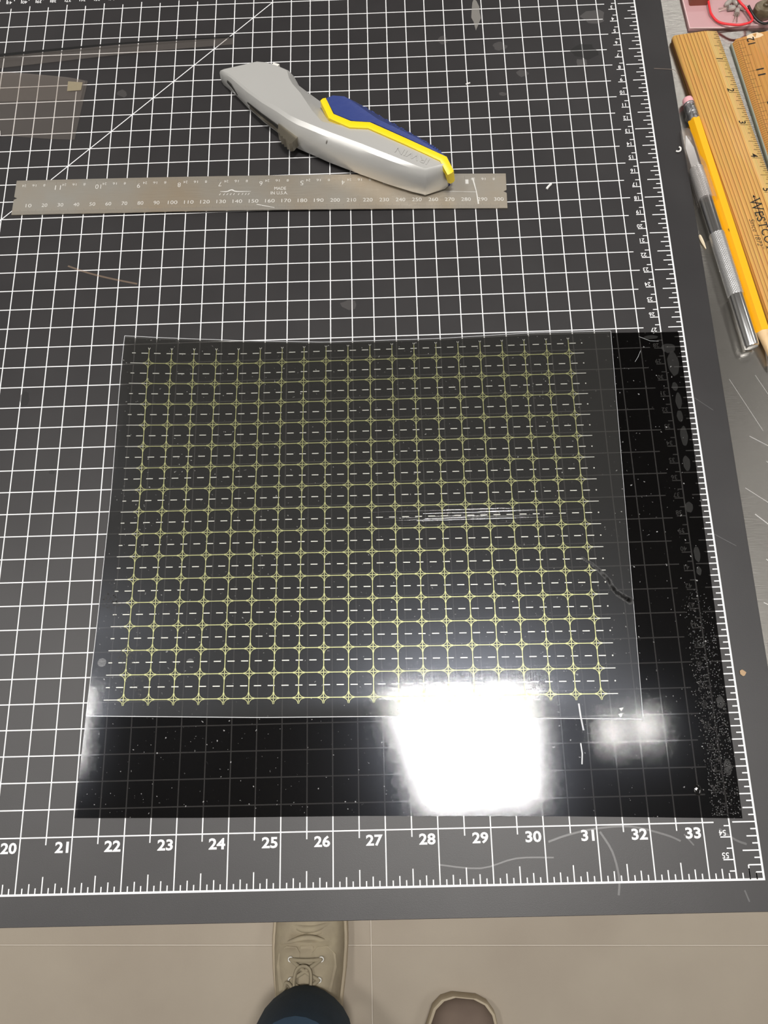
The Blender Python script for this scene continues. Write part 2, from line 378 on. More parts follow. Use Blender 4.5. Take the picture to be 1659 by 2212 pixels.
for n_ in range(1, 56):
    yy = Y(22) - n_ * 10
    num('printed_number', M_print, cmat, str(n_), X(33.5 - 0.085), yy + 0.55, 2.6, zp, rot=180, w=2.6 * .98 * glyphs(str(n_), .012)[2], ax=0.0, ay=1.0, bold=0.012)
for n_ in range(30, 44):
    num('printed_number', M_print, cmat, str(n_), X(33.5) - n_ * 10 + 0.6, Y(21.79), 2.6, zp, rot=180, w=2.6 * .98 * glyphs(str(n_), .012)[2], ax=1.0, ay=1.0, bold=0.012)
sc = [(M_brownmark, [(-184, 67), (-172, 62), (-158, 57.5), (-141, 53)], 1.1), (M_mark, [(78, -261), (88, -258), (102, -255.5), (118, -255), (134, -259), (141, -262)], .9),
      (M_mark, [(103, -257), (108, -266), (110, -277), (109, -285)], 1.0), (M_mark, [(25, -270), (45, -272), (62, -268), (80, -268)], .7), (M_mark, [(160, -257), (167, -262), (172, -264)], 1.0),
      (M_mark, [(143, -259), (147, -264)], .7), (M_mark, [(168, -284), (169.5, -289)], .7),
      (M_mark, [(178, -111), (189, -118)], .4), (M_mark, [(176, -30), (188, -40)], .4)]
for m_, pts, w_ in sc:
    P = smooth_pts([(a, b, 0) for a, b in pts], 4)
    MB().ribbon([(a, b) for a, b, _ in P], w_, zp + 0.01).build('scuff', m_, cmat)
def patch(cx, cy, rx, ry, n=11, jit=.3, rot=0):
    return [(cx + rx * math.cos(a) * (1 + random.uniform(-jit, jit)) , cy + ry * math.sin(a) * (1 + random.uniform(-jit, jit))) for a in (2 * math.pi * i / n for i in range(n))]
def flat(pts, z): 
    m_ = MB(); m_.v = [(x, y, z) for x, y in pts]; m_._cap(m_.v, 0, False); return m_
M_stain = clear_mat('dried_residue', (0.95, 0.95, 0.95), 0.05, (0.55, 0.5, 0.48), 0.4)
M_stain2 = clear_mat('chalky_residue', (0.8, 0.8, 0.8), 0.30, (0.6, 0.57, 0.52), 0.5)
for cx, cy, rx, ry, mm_ in ((72, 251, 3.2, 12, M_stain2), (86, 222, 4.5, 3.5, M_stain), (138, 206, 4, 3.5, M_stain), (99, 199, 4, 2.6, M_stain), (150, 243, 8, 6, M_stain), (86, 183, 3, 1.6, M_stain), (-14, 34, 5, 4, M_stain), (49, 229, 3.5, 3, M_stain), (-160, 195, 3, 3, M_stain)):
    flat(patch(cx, cy, rx, ry), zp + 0.012).build('residue_spot', mm_, cmat)
for cx, cy, rx, ry in ((141, 215, 8, 6), (-201, -20, 3, 4), (-181, -65, 1.6, 1.2), (-232, -52, 4, 14)):
    flat(patch(cx, cy, rx, ry, 13, .25), zp + 0.014).build('ink_spot', clear_mat('dark_smudge', (0.55, 0.55, 0.55), 0.0, (0, 0, 0), 0.5), cmat)
# lifted sliver of the mat's skin beside the long knife cut
MB().rings([[(-192.8, -260, 3), (-190.8, -260, 3), (-191.6, -260, 3.6)], [(-192.0, -268, 3), (-187.5, -268, 3), (-190.2, -268, 5)], [(-189, -275, 3), (-186.5, -275, 3), (-187.6, -275, 3.8)]]).build('cut_sliver', M_mark, cmat, fix=True)

# ------------------------------------------------------------------ black sheet and printed clear film on the mat
def sstep(a, b, x):
    t = min(1, max(0, (x - a) / (b - a))); return t * t * (3 - 2 * t)
def lift(x, y):                      # the sheets curl up at their rear left corner and a little at the front left
    s1 = min(1.1, max(0, (-72 - x) / 72)); s2 = sstep(-95, 10, y)
    q = sstep(-90, -150, x) * sstep(-150, -200, y)
    return 6.0 * (s1 ** 1.6) * s2 + 1.2 * q
def zs(x, y): return 0.35 + lift(x, y)            # upper face of the sheet
def zf(x, y):                                     # upper face of the film
    return 0.95 + lift(x, y) + 0.9 * sstep(-196, -204, y) * sstep(150, 0, x)
def lerp(a, b, t): return (a[0] + (b[0] - a[0]) * t, a[1] + (b[1] - a[1]) * t)
def poly_at(P, t):
    L = [0]
    for a, b in zip(P, P[1:]): L.append(L[-1] + math.hypot(b[0] - a[0], b[1] - a[1]))
    d = t * L[-1]
    for i in range(len(P) - 1):
        if d <= L[i + 1] + 1e-9: return lerp(P[i], P[i + 1], (d - L[i]) / (L[i + 1] - L[i]))
    return P[-1]
def sheet_mesh(top, bot, nu, nv, zfun, th):
    m_ = MB(); ring = []
    P = [[lerp(poly_at(bot, i / nu), poly_at(top, i / nu), j / nv) for i in range(nu + 1)] for j in range(nv + 1)]
    n = (nu + 1) * (nv + 1)
    v = [(x, y, zfun(x, y)) for r in P for x, y in r] + [(x, y, zfun(x, y) - th) for r in P for x, y in r]
    id_ = lambda i, j: j * (nu + 1) + i
    f = []
    for j in range(nv):
        for i in range(nu):
            a, b, c, d = id_(i, j), id_(i + 1, j), id_(i + 1, j + 1), id_(i, j + 1)
            f.append((a, b, c, d)); f.append((n + d, n + c, n + b, n + a))
    loop = [id_(i, 0) for i in range(nu)] + [id_(nu, j) for j in range(nv)] + [id_(i, nv) for i in range(nu, 0, -1)] + [id_(0, j) for j in range(nv, 0, -1)]
    for a, b in zip(loop, loop[1:] + loop[:1]): f.append((a, n + a, n + b, b))
    return m_.add(v, f)
sheet = thing('black_sheet', 'glossy black translucent plastic sheet under the gridded film, mat lines faintly showing', 'plastic sheet', (0, 0, 0))
s_top = [(-143.3, 13.8), (-93.8, 12.6), (-29, 9.0), (37, 8.9), (91, 10.2), (136, 10.0), (175, 9.2)]
s_bot = [(-151.6, -245.3), (-90, -246.6), (-12.8, -247.4), (80, -249.5), (171.7, -252.5)]
sheet_mesh(s_top, s_bot, 48, 36, zs, 0.3).build('sheet', M_black, sheet, sharp=40)
film = thing('printed_film', 'clear plastic film printed with an olive grid of rounded squares', 'printed film', (0, 0, 0))
f_top = [(-143.5, 14.6), (-93.8, 13.2), (-29.1, 9.6), (37.7, 9.6), (91.1, 11.3), (136.2, 10.8)]
f_bot = [(-149.7, -197.1), (-62, -199.9), (0.7, -200.9), (63, -203.2), (129.5, -205.3)]
sheet_mesh(f_top, f_bot, 48, 48, zf, 0.15).build('clear_film', M_film, film, sharp=40)
# cut edges: the light they catch painted as pale ribbons
e1 = MB(); fp = lambda P, k: [poly_at(P, i / k) for i in range(k + 1)]
e1.ribbon(fp(f_bot, 30), 0.35, lambda x, y: zf(x, y) + .05); e1.ribbon(fp([f_bot[0], f_top[0]], 30), 0.3, lambda x, y: zf(x, y) + .05); e1.ribbon(fp([f_bot[-1], f_top[-1]], 30), 0.2, lambda x, y: zf(x, y) + .05)
e1.ribbon(fp(f_top, 40), 0.3, lambda x, y: zf(x, y) + .05)
e1.build('cut_edge', M_edge, film)
# print
TL, TR, BL, BR = (-129.4, -2.4), (111.2, -2.6), (-131.5, -189.6), (110.0, -192.5)
def N(u, v):                        # u columns 0..19, v rows 0 (front) .. 15
    a = lerp(BL, BR, u / 19); b = lerp(TL, TR, u / 19); return lerp(a, b, v / 15)
zpr = lambda x, y: zf(x, y) + 0.06
gp = MB(); wp = MB(); lw = 0.39
def seg(m_, u0, v0, u1, v1, w_, k=6): m_.ribbon([N(u0 + (u1 - u0) * i / k, v0 + (v1 - v0) * i / k) for i in range(k + 1)], w_, zpr)
r = 0.215
for j in range(16):
    seg(wp, -0.78, j, 0, j, lw, 4)
    for i in range(19): seg(gp, i, j, i + 1, j, lw)
    seg(wp, 19, j, 19.66, j, lw, 4)
for i in range(20):
    for j in range(15): seg(gp, i, j, i, j + 1, lw)
    seg(gp, i, 15, i, 15.72, lw, 4); seg(gp, i, -0.16, i, 0, lw * .8, 2)
    seg(wp, i, 15.68, i - 0.045, 15.78, lw * .8, 1); seg(wp, i, 15.68, i + 0.045, 15.78, lw * .8, 1)
    for j in range(16):
        for sx in (-1, 1):
            for sy in (-1, 1):
                if sy > 0 or True:
                    gp.ribbon([N(i + sx * r * (1 - math.cos(a)) + sx * 0.02, j + sy * r * (1 - math.sin(a)) + sy * 0.02) for a in (math.pi / 2 * k / 6 for k in range(7))], 0.24, zpr)
dm = MB()
for j in range(16):
    v = j + 0.5
    seg(dm, -0.74, v, -0.58, v, .5, 1)
    for k in range(0, 36):
        u = -0.33 + 0.5534 * k; seg(dm, u, v, u + 0.29, v, .5, 2)
    u = 19.6; a = N(u, v); dm.add([(a[0] + .4 * math.cos(k * math.pi / 4), a[1] + .4 * math.sin(k * math.pi / 4), zpr(*a)) for k in range(8)], [tuple(range(8))])
gp.build('printed_grid_lines', M_gold, film, label='olive gold grid lines with starred crossings')
wp.build('printed_line_ends', M_pale, film, label='pale line ends of the printed grid')
dm.build('printed_dashes', M_pale, film, label='pale printed dashes between grid rows')
# brushed wear band across the film: fine ridges leaning towards the front
wr = MB()
for k in range(46):
    y = random.gauss(-97, 3.4); c = random.gauss(52, 22); L = random.uniform(12, 55); t = math.radians(random.uniform(3, 20)); w_ = random.uniform(.06, .14)
    n = 6; A = []; B = []
    for i in range(n + 1):
        x = c - L / 2 + L * i / n; z = zf(x, y) + .03
        A.append((x, y - w_ / 2, z)); B.append((x, y + w_ / 2, z + w_ * math.tan(t)))
    wr.add(A + B, [(i, i + 1, n + 2 + i, n + 1 + i) for i in range(n)])
wr.build('brushed_wear', clear_mat('wear_ridge', (0.95, 0.95, 0.95), 0.03, (.7, .7, .7), 0.12, 1.6), film, kind='stuff')
# ink smears and finger marks on the film
ik = MB()
P = smooth_pts([(107, -122, 0), (113.2, -127, 0), (119, -134, 0), (123, -141, 0), (130, -146, 0)], 20)
for k, p in enumerate(P):
    for q in range(3):
        c = (p[0] + random.uniform(-.5, .5), p[1] + random.uniform(-.5, .5)); s_ = .7 + 1.3 * k / len(P)
        if random.random() < .55 + .5 * k / len(P):
            ik.add([(c[0] + s_ * random.uniform(.5, 1) * math.cos(a), c[1] + s_ * random.uniform(.5, 1) * math.sin(a), zf(*c) + .07 + .002 * q) for a in (2 * math.pi * i / 7 for i in range(7))], [tuple(range(7))])
ik.build('ink_smear', clear_mat('ink_smear', (0.62, 0.62, 0.62), 0.0, (0, 0, 0), 0.5), film, kind='stuff')
ik = MB()
for cx, cy, n_ in ((-141.5, -138, 90), (-131.5, -169, 80), (-124, -182, 30)):
    for k in range(n_):
        x, y = random.gauss(cx, 2.8), random.gauss(cy, 3.6)
        if x < -146.5 - (0): x = -146
        s_ = random.uniform(.15, .6); ik.add([(x + s_ * math.cos(a), y + s_ * math.sin(a), zf(x, y) + .07) for a in (2 * math.pi * i / 6 for i in range(6))], [tuple(range(6))])
ik.build('finger_smudge', clear_mat('finger_smudge', (0.45, 0.45, 0.45), 0.0, (0, 0, 0), 0.5), film, kind='stuff')
for cx, cy, rx, ry in ((-98.5, -170.6, 1.5, 1), (-144, -170.5, 2.2, 2.2)):
    m_ = MB(); P = patch(cx, cy, rx, ry, 32, .05); m_.v = [(x, y, zf(x, y) + .08) for x, y in P]; m_._cap(m_.v, 0, False)
    m_.build('finger_mark', clear_mat('finger_mark', (0.97, 0.97, 0.97), 0.004, (.6, .65, .75), 0.30, 1.5, bump=(900, .8), gain=1.25), film)
# residue on the sheet
rs_ = MB()
for k in range(1500):
    y = random.uniform(-251, -140)
    if y > -185 and random.random() < (y + 185) / 50: continue
    x = random.uniform(157 - (y + 150) * -.0, 171.5) if random.random() < .8 else random.gauss(164, 4)
    x = min(171, max(154, x)); s_ = random.uniform(.2, .6)
    rs_.blob((x, y, zs(x, y)), (s_, s_ * random.uniform(.6, 1.4), s_ * .8), 6, 5)
rs_.build('adhesive_residue', M_gluebead, sheet, sharp=60, kind='stuff')
for cx, cy, rx, ry in ((168, -1, 4, 3), (169.5, -11, 3.2, 8), (159, 6.3, 4, 1.2), (168.5, -25, 1.6, 2.6), (169.5, -34, 1.7, 5), (169, -43, 1.7, 3.5), (169.7, -55, 2, 6), (169, -71, 2, 4.5), (167, -96, 2, 3), (167.7, -122, 1.6, 4.5), (167.5, -131, 1.3, 2.5), (169, -198, 2, 3), (168, -229, 2, 4)):
    m_ = MB(); P = patch(cx, cy, rx, ry, 14, .12); m_.v = [(x, y, zs(x, y) + .05) for x, y in P]; m_._cap(m_.v, 0, False); m_.build('glue_spot', M_glue, sheet)
MB().blob((152, -239, .4), (2, 3, .6), 10, 6).build('glue_spot', M_gluebead, sheet, sharp=60)
for pts, w_ in (([(98.3, -197), (98.6, -203), (99.6, -210)], .8), ([(97.6, -216), (97.9, -221), (97.3, -226)], .6), ([(148, -9), (150, -6), (152, -2)], .15), ([(152, 7), (158, 4), (163, 3.6)], .15)):
    MB().ribbon(pts, w_, lambda x, y: max(zs(x, y), zf(x, y) if y > -205 and x < 130 else 0) + .08).build('scuff', M_edge, sheet)

# ------------------------------------------------------------------ steel ruler
RL = thing('steel_ruler', 'thin stained steel ruler with etched scales lying under the utility knife', 'ruler', (-222.2, 104.2, 0), math.radians(-1.42))
def zr(x): return 0.15 + 1.5 * math.sin(math.pi * min(1, max(0, x / 305)))
RW = 25.1; th = 0.7
m_ = MB(); xs_ = [305 * i / 60 for i in range(61)]
def notch(x0, s):                    # end outline with the little hang notch
    return [(x0, 0), (x0, 10.4), (x0 + s * .1, 11.0), (x0 + s * 2.0, 12.0), (x0 + s * .1, 13.0), (x0, 13.6), (x0, RW)]
cols = [notch(0, 1)] + [[(x, p[1]) for p in notch(0, 1)] for x in xs_[2:-2]] + [notch(305, -1)]
nc = 7; v = []; f = []
for c in cols: v += [(x, y, zr(x) + th) for x, y in c] + [(x, y, zr(x)) for x, y in c]
for i in range(len(cols) - 1):
    a = i * 14; b = a + 14
    for k in range(6): f += [(a + k, b + k, b + k + 1, a + k + 1), (a + 7 + k + 1, b + 7 + k + 1, b + 7 + k, a + 7 + k)]
    f += [(a, a + 7, b + 7, b), (a + 6, b + 6, b + 13, a + 13)]
e = (len(cols) - 1) * 14
for k in range(6): f += [(k, k + 1, k + 8, k + 7), (e + k, e + 7 + k, e + 8 + k, e + k + 1)]
m_.add(v, f).build('blade', M_ruler, RL, sharp=40)
ze = lambda x, y: zr(x) + th + 0.04
for k in range(1, 31):
    s_ = str(k * 10)
    w_ = {2: 3.6, 3: 5.8}[len(s_)]
    num('etched_number', M_etch, RL, s_, k * 10, 5.2, 2.5, ze, w=w_, bold=-0.005)
for k in range(1, 12):
    num('etched_number', M_etch, RL, str(k), 305 - (k * I - 1.3), 17.6, 3.2, ze, rot=180, w=1.9 if k < 10 else 3.6, ay=1.0, bold=-0.01)
for k in range(0, 12):
    for q, s_ in ((6.35, '8'), (12.7, '16'), (19.05, '24')):
        x = 305 - k * I - q - 1.2
        if x > 3: num('etched_number', M_etch, RL, s_, x, 20.3, 1.7, ze, rot=180, w=1.2 if len(s_) < 2 else 2.5, ay=1.0, bold=-0.005)
num('etched_word', M_etch, RL, 'MADE', 166, 14.3, 2.2, ze, w=7.2, ay=0.0); num('etched_word', M_etch, RL, 'IN U.S.A.', 165.5, 11.0, 2.2, ze, w=10.5)
tk = MB()
for k in range(0, 601):
    x = k * .5
    if 0.4 < x < 304: tk.ribbon([(x, 0.3), (x, 2.4 if k % 10 else 3.6)], .13, ze)
for k in range(1, 12 * 32):
    x = 305 - k * I / 32
    if x > .5: tk.ribbon([(x, RW - .3), (x, RW - (4.2 if k % 32 == 0 else 3.0 if k % 8 == 0 else 1.8))], .13, ze)
tk.build('etched_ticks', M_etchd, RL)
lg = MB(); lg.ribbon(smooth_pts([(129, 13.7, 0), (133, 13.6, 0), (136, 14.8, 0), (139, 13.6, 0), (148, 13.4, 0)], 5), [.2 + .6 * math.sin(math.pi * i / 20) for i in range(21)], lambda x, y: ze(x, y))
for x in (128.5, 131, 133, 135.2, 137.3, 140.2, 142.5, 144.5, 146.2): lg.ribbon([(x, 11.0), (x + random.uniform(.3, 1), 12.2)], .35, ze)
lg.build('etched_emblem', M_etch, RL, label='bright etched swoosh emblem'); lg = MB()
lg.ribbon([(287.5, 3), (286.5, 12), (284.5, 22)], [.9, .5, .9], ze); lg.ribbon([(262, 12.5), (287, 11.6)], .25, ze); lg.ribbon([(152, 4), (163, 1.5)], .4, ze)
lg.build('scratches', M_etch, RL, kind='stuff')

# ------------------------------------------------------------------ utility knife
KN = thing('utility_knife', 'silver utility knife with blue grip and yellow trim, its tail on the steel ruler', 'utility knife', (-94.28, 200.15, 0), math.radians(-31.8))
def kz(u): return 1.9 * min(1, max(0, u / 150))
def klift(p): return (p[0], p[1], p[2] + kz(p[0]))
body = [ # outline (u, v), top edge (u, v), top height, far-side flag
 (-.5, -1, 2, -1, 12, 0), (4, -3, 6, -1, 12.5, 0), (10, -4.8, 12, -2.5, 13.5, 0), (26.7, -11, 28, -8, 15.5, 0), (41, -15.5, 42, -11.5, 17.5, 0), (54, -18.5, 55, -13.5, 19, 0), (64, -21, 64, -15.6, 20, 0),
 (72, -22.8, 72, -16, 20.5, 0), (84, -22.3, 84, -15.6, 20.8, 0), (94.4, -22.2, 95, -14.9, 20.8, 0), (115.7, -20.5, 113, -13.3, 20.8, 0), (134, -18.6, 134, -12, 20.8, 0), (150, -16, 148, -11.3, 20.8, 0), (158.4, -13.5, 155.8, -10.7, 20.8, 0),
 (167.1, -2.7, 163.5, -2, 20.5, 0), (168, 2.1, 164, 1, 20.3, 0), (164, 6, 161, 3, 20.3, 1), (155, 11, 152, 3.5, 20.5, 1), (144.7, 12, 142, 4, 20.5, 1), (116.7, 14, 116, 4, 20.5, 1), (88, 15, 94, -8, 20.3, 1), (77, 12, 84, -10.4, 20.2, 1),
 (69.6, 11.8, 74, -5.5, 19.3, 1), (59.2, 13.5, 60, 3, 18.5, 1), (50, 15.5, 51.5, 7, 18, 1), (46, 16.8, 47, 10, 17.8, 2), (43, 17.6, 42.5, 14.8, 17.3, 0), (33.7, 18, 33, 15.8, 16, 0), (25, 17.9, 25.5, 15.4, 15, 0), (18.2, 16.4, 19.5, 14, 14, 0), (5.9, 5.5, 8, 4.5, 12.7, 0), (1, 1.5, 3.2, 1, 12, 0)]
def krings(tab, low):
    r0 = []; r1 = []; r2 = []; r2b = []; r3 = []
    for (u, v, tu, tv, z, fl) in tab:
        mid = lambda t: (u + (tu - u) * t, v + (tv - v) * t)
        r0.append(klift((*mid(.45), low)))
        r1.append(klift((*mid(.1), low + 2.5)))
        zz = (.42 * z, .76 * z, .94 * z) if fl == 0 else ((5, 9, z * .62) if fl == 1 else (6, 13, z * .9))
        r2.append(klift((u, v, zz[0]))); r2b.append(klift((*mid(.18 if fl == 0 else .08), zz[1])))
        r3.append(klift((*mid(.58 if fl == 0 else .35), zz[2])))
    top = [klift((t[2], t[3], t[4])) for t in tab]
    return [r0, r1, r2, r2b, r3, top]
def flat_top(o, n):
    """crisp crease where the rounded flanks meet the upper face"""
    me = o.data; k0 = 5 * n
    a = me.attributes.get('sharp_edge') or me.attributes.new('sharp_edge', 'BOOLEAN', 'EDGE')
    for e in me.edges:
        p, q = sorted(e.vertices)
        if p >= k0: a.data[e.index].value = (q - p in (1, n - 1))
    return o
flat_top(MB().rings(krings(body, 0)).build('knife_body', M_silver, KN, sharp=30, fix=True), len(body))
grip = [(76.5, 4.3, 77.6, 5, 21, 0), (87.6, -3.8, 88.3, -2.6, 21.4, 0), (100.2, -3.5, 100.3, -2.2, 21.7, 0), (111, 1.2, 112, 2.5, 21.9, 0), (136, 1.5, 136, 2.5, 21.9, 0), (163, 2, 160, 2.6, 21.4, 0), (168.8, -1.5, 166, -.3, 19, 0),
 (168.8, 2.5, 165.5, 2.2, 18, 1), (164.6, 7.6, 161, 3.6, 20, 1), (160, 12.2, 157.5, 4, 21.2, 1), (144.7, 15.6, 142, 5, 22.3, 1), (116.7, 19, 114, 5.5, 22.6, 1), (88.5, 21.2, 93.5, 10, 22.3, 1), (84.8, 20.4, 87, 11, 21.8, 1), (77, 14, 80, 9, 20.8, 1)]
MB().rings(krings(grip, 2)).build('blue_grip', M_blue, KN, sharp=16, fix=True, label='dark blue rubber grip')
bd = MB()
for k in range(11):
    for q in range(4):
        u = 96 + k * 5.6 + (q % 2) * 2.8; t = .18 + q * .19
        o_ = poly_at([(88.5, 21.2), (116.7, 19), (144.7, 15.6), (160, 12.2)], min(1, (u - 88) / 72)); c_ = poly_at([(93.5, 10), (114, 5.5), (142, 5), (157.5, 4)], min(1, (u - 92) / 66))
        p = lerp(o_, c_, t); z = 9 + (t - .08) / .27 * 4.4 if t < .35 else 13.4 + (t - .35) / .65 * 8
        bd.blob(klift((p[0], p[1], z + .15)), (.9, .7, .55), 6, 4)
bd.build('grip_bumps', M_blue, KN, sharp=60, kind='stuff')
lo = [(75.2, 2.2, 20.6), (87.2, -7.2, 21.5), (101.8, -7.2, 21.7), (112, -2.4, 21.8), (136, -2, 21.8), (160.8, -1.8, 21.4), (168.2, -5.5, 17.5), (169.6, -3.5, 8.5)]
up = [(77.2, 5.4, 20.8), (88.1, -3.2, 21.6), (100.2, -2.9, 21.8), (110.8, 1.8, 21.9), (136, 2, 21.9), (163, 2.4, 21.5), (170, -1.2, 17.5), (170.6, .2, 8.5)]
rg = []
for a, b in zip(lo, up):
    a = klift(a); b = klift(b); mid = [(a[i] + b[i]) / 2 for i in range(3)]
    tail = a[0] > 165; dn = (-1.8, 0, 0) if tail else (0, 0, -5.0); bu = (.7, 0, .3) if tail else (0, 0, .7)
    rg.append([a, tuple(mid[i] + bu[i] for i in range(3)), b, tuple(b[i] + dn[i] for i in range(3)), tuple(a[i] + dn[i] for i in range(3))])
MB().rings(rg).build('yellow_trim', M_yellow, KN, sharp=40, fix=True, label='bright yellow trim stripe')
iw = MB(); put_text(iw, 'IRWIN', 144.5, -6.4, 4.2, 20.8 + 1.9 + .30, rot=184, w=21, ay=.5, bold=-.01)
n0 = len(iw.v); iw.add([(x, y, z - .3) for x, y, z in iw.v], [])
cnt = {}
for q in list(iw.f):
    for a, b in zip(q, q[1:] + q[:1]): cnt[(a, b)] = 1
for (a, b) in list(cnt):
    if (b, a) not in cnt: iw.f.append((a, a + n0, b + n0, b))
iw.build('embossed_lettering', M_silver, KN, fix=False)
sl = MB(); 
P0 = [(57, -19.0), (60, -24.5), (62, -25), (63, -26.4), (64.6, -25.8), (65.6, -27.4), (67.2, -26.6), (68.2, -28.2), (69.8, -27.2), (70.8, -28.6), (72.4, -27.2), (73, -22)]
sl.rings([[klift((*p, 6)) for p in P0[::-1]], [klift((*p, 13)) for p in P0[::-1]]]).build('thumb_slider', M_nickel, KN, fix=True, label='ridged nickel thumb slider')
MB().rings([[klift(p) for p in ((u, v - .25, z0), (u, v + 2, z0), (u, v + 2, z1), (u, v - .05, z1))] for (u, v, z0, z1) in ((28, -11.4, 7.5, 8.5), (40, -15.2, 8, 10), (52, -18.1, 8.2, 10.6), (58, -19.6, 8.2, 11))]).build('slider_slot', M_dark, KN, fix=True, label='dark slot for the slider')
MB().rings([[klift(p) for p in ((u, v - .7, z0), (u, v + 2, z0), (u, v + 2, z1), (u, v - .5, z1))] for (u, v, z0, z1) in ((30, -12.0, 5.6, 7.4), (42, -15.8, 5.6, 7.6), (56, -19.0, 5.6, 7.8))]).build('slider_rail', M_nickel, KN, fix=True)
MB().rings([[klift(p) for p in ((u, v - .4, z0), (u, v + 1.5, z0), (u, v + 1.5, z1), (u, v - .3, z1))] for (u, v, z0, z1) in ((8, -4.2, 8.4, 9.6), (12, -5.4, 7.2, 9.6), (17, -7.3, 5, 6.2))]).build('blade_notch', M_dark, KN, fix=True)
MB().rings([[klift(p) for p in ((u, v - 1.5, z - 3), (u, v + .4, z - 3), (u, v + .3, z + .3), (u, v - 1.8, z + .5))] for (u, v, z) in ((30, 17.6, 14.6), (32, 17.6, 15), (34.5, 17.7, 15.3))]).build('release_catch', M_eyelet, KN, fix=True, label='small pale release catch')
MB().add([klift(p) for p in ((92.2, -20.5, 12), (93.5, -20.6, 12), (93.2, -17.9, 19), (92.6, -17.9, 19.1))], [(0, 1, 2, 3)]).v
ch = MB(); ch.blob(klift((93, -19.6, 16.2)), (.6, 1.1, 2.6), 6, 5); ch.build('paint_chip', M_dent, KN, sharp=60, label='dark worn paint chip')

# ------------------------------------------------------------------ wooden rulers, pencil and craft knife on the bench
def wood_ruler(label, loc, rz, L, Wd, T, m_main, m_edge, split):
    t = thing('wooden_ruler', label, 'ruler', loc, rz)
    # cross-section in local (y, z); x runs along the length away from the end
    def sec(y0, y1, left_round, right_bevel):
        P = []
        if left_round: P += [(y0 + 1.2, 0), (y0 + .2, .8), (y0, T * .5), (y0 + .3, T * .8), (y0 + 1.2, T)]
        else: P += [(y0, 0), (y0, T)]
        if right_bevel: P += [(y1 - 7.5, T), (y1 - .3, T - 1.6), (y1, T - 2.0), (y1, .2)]
        else: P += [(y1, T), (y1, 0)]
        return P
    return t, sec
# ruler A: local x down its length from the rear end, local y to the left side of travel (towards the mat is -y here)
angA = math.atan2(-1, 0.1360)            # direction of travel (towards the photographer, drifting right)
dA = Vector((math.cos(angA), math.sin(angA))); pA = Vector((-dA.y, dA.x))      # pA points to the right in the photo
if pA.x < 0: pA = -pA
RA = thing('wooden_ruler', 'pine ruler with dark lettering and inch numbers 1 to 5, beside the pencil', 'ruler', (198.4, 223.4, -3), angA)
T = 5.0
def ring_sec(P, x): return [(x, y, z) for y, z in P]
LA = 310
mainP = [(1.2, 0), (.2, .9), (0, T * .5), (.3, T * .8), (1.3, T), (22.3, T), (22.3, 0)]
def rot_end(P, x): return [(x + (0.6 if z > T * .8 else 0), y, z) for y, z in P]
def inset(P, d): 
    cy = sum(p[0] for p in P) / len(P); cz = sum(p[1] for p in P) / len(P)
    return [(cy + (y - cy) * (1 - d), cz + (z - cz) * (1 - d * 2)) for y, z in P]
MB().rings([ring_sec(inset(mainP, .04), 0), ring_sec(mainP, .8), ring_sec(mainP, LA)]).build('wood_body', M_pine, RA, sharp=50, fix=True)
edgeP = [(22.3, 0), (22.3, T - .05), (22.6, T - .02), (30.2, T - 1.7), (30.5, T - 2.1), (30.5, .3), (30.1, 0)]
MB().rings([ring_sec(inset(edgeP, .06), 0), ring_sec(edgeP, .8), ring_sec(edgeP, LA)]).build('scale_edge', M_pale_pine, RA, sharp=50, fix=True, label='paler bevelled edge carrying the inch scale')
def zA(y): return T + .04 if y < 22.5 else T - (y - 22.6) / 7.6 * 1.68 + .06
tk = MB()
for k in range(1, 12 * 16):
    x = k * I / 16 + 0.0
    if x > LA - 1: break
    ln = 7.6 if k % 16 == 0 else 6.0 if k % 8 == 0 else 4.4 if k % 4 == 0 else 3.2 if k % 2 == 0 else 2.2
    y0 = 30.3 - ln; tk.add([(x - .15, y0, zA(y0)), (x + .15, y0, zA(y0)), (x + .15, 30.3, zA(30.3)), (x - .15, 30.3, zA(30.3))], [(0, 1, 2, 3)])
tk.build('scale_ticks', M_tick, RA)
# local frame: x along travel; letters stand with their feet towards +? (read looking along the ruler)
for k in range(1, 12):
    num('printed_number', M_txt, RA, str(k), k * I - 1.9, 22.4, 4.8, lambda x, y: zA(y) + .03, rot=0, w=4.8 * .9 * glyphs(str(k))[2], ay=0.0, ax=.5, bold=.012)
lt = MB(); zt = T + .05
def serif(x, y, w_, h_=.35): lt.quad(x - w_ / 2, x + w_ / 2, y - h_ / 2, y + h_ / 2, zt)
x0 = 131; base = 12.6; hh = 5.2
put_text(lt, 'W', x0 + 3.6, base - .6, hh + 1.6, zt, w=8.6, bold=0.0)
for dx in (-3.6, .3, 3.9): serif(x0 + 3.6 + dx, base + hh + 1.0, 2.0)
lt.ribbon([(x0 - 2.5, base + 3.0), (x0 + 12.5, base + 3.0)], .5, zt); lt.add([(x0 - 3.4, base + 3.0, zt), (x0 - 1.2, base + 1.9, zt), (x0 - 1.9, base + 3.0, zt), (x0 - 1.2, base + 4.1, zt)], [(0, 1, 2, 3)])
lt.add([(x0 + 11.8, base + 3.7, zt), (x0 + 11.8, base + 2.3, zt), (x0 + 13.6, base + 3.0, zt)], [(0, 1, 2)])
xx = x0 + 8.8
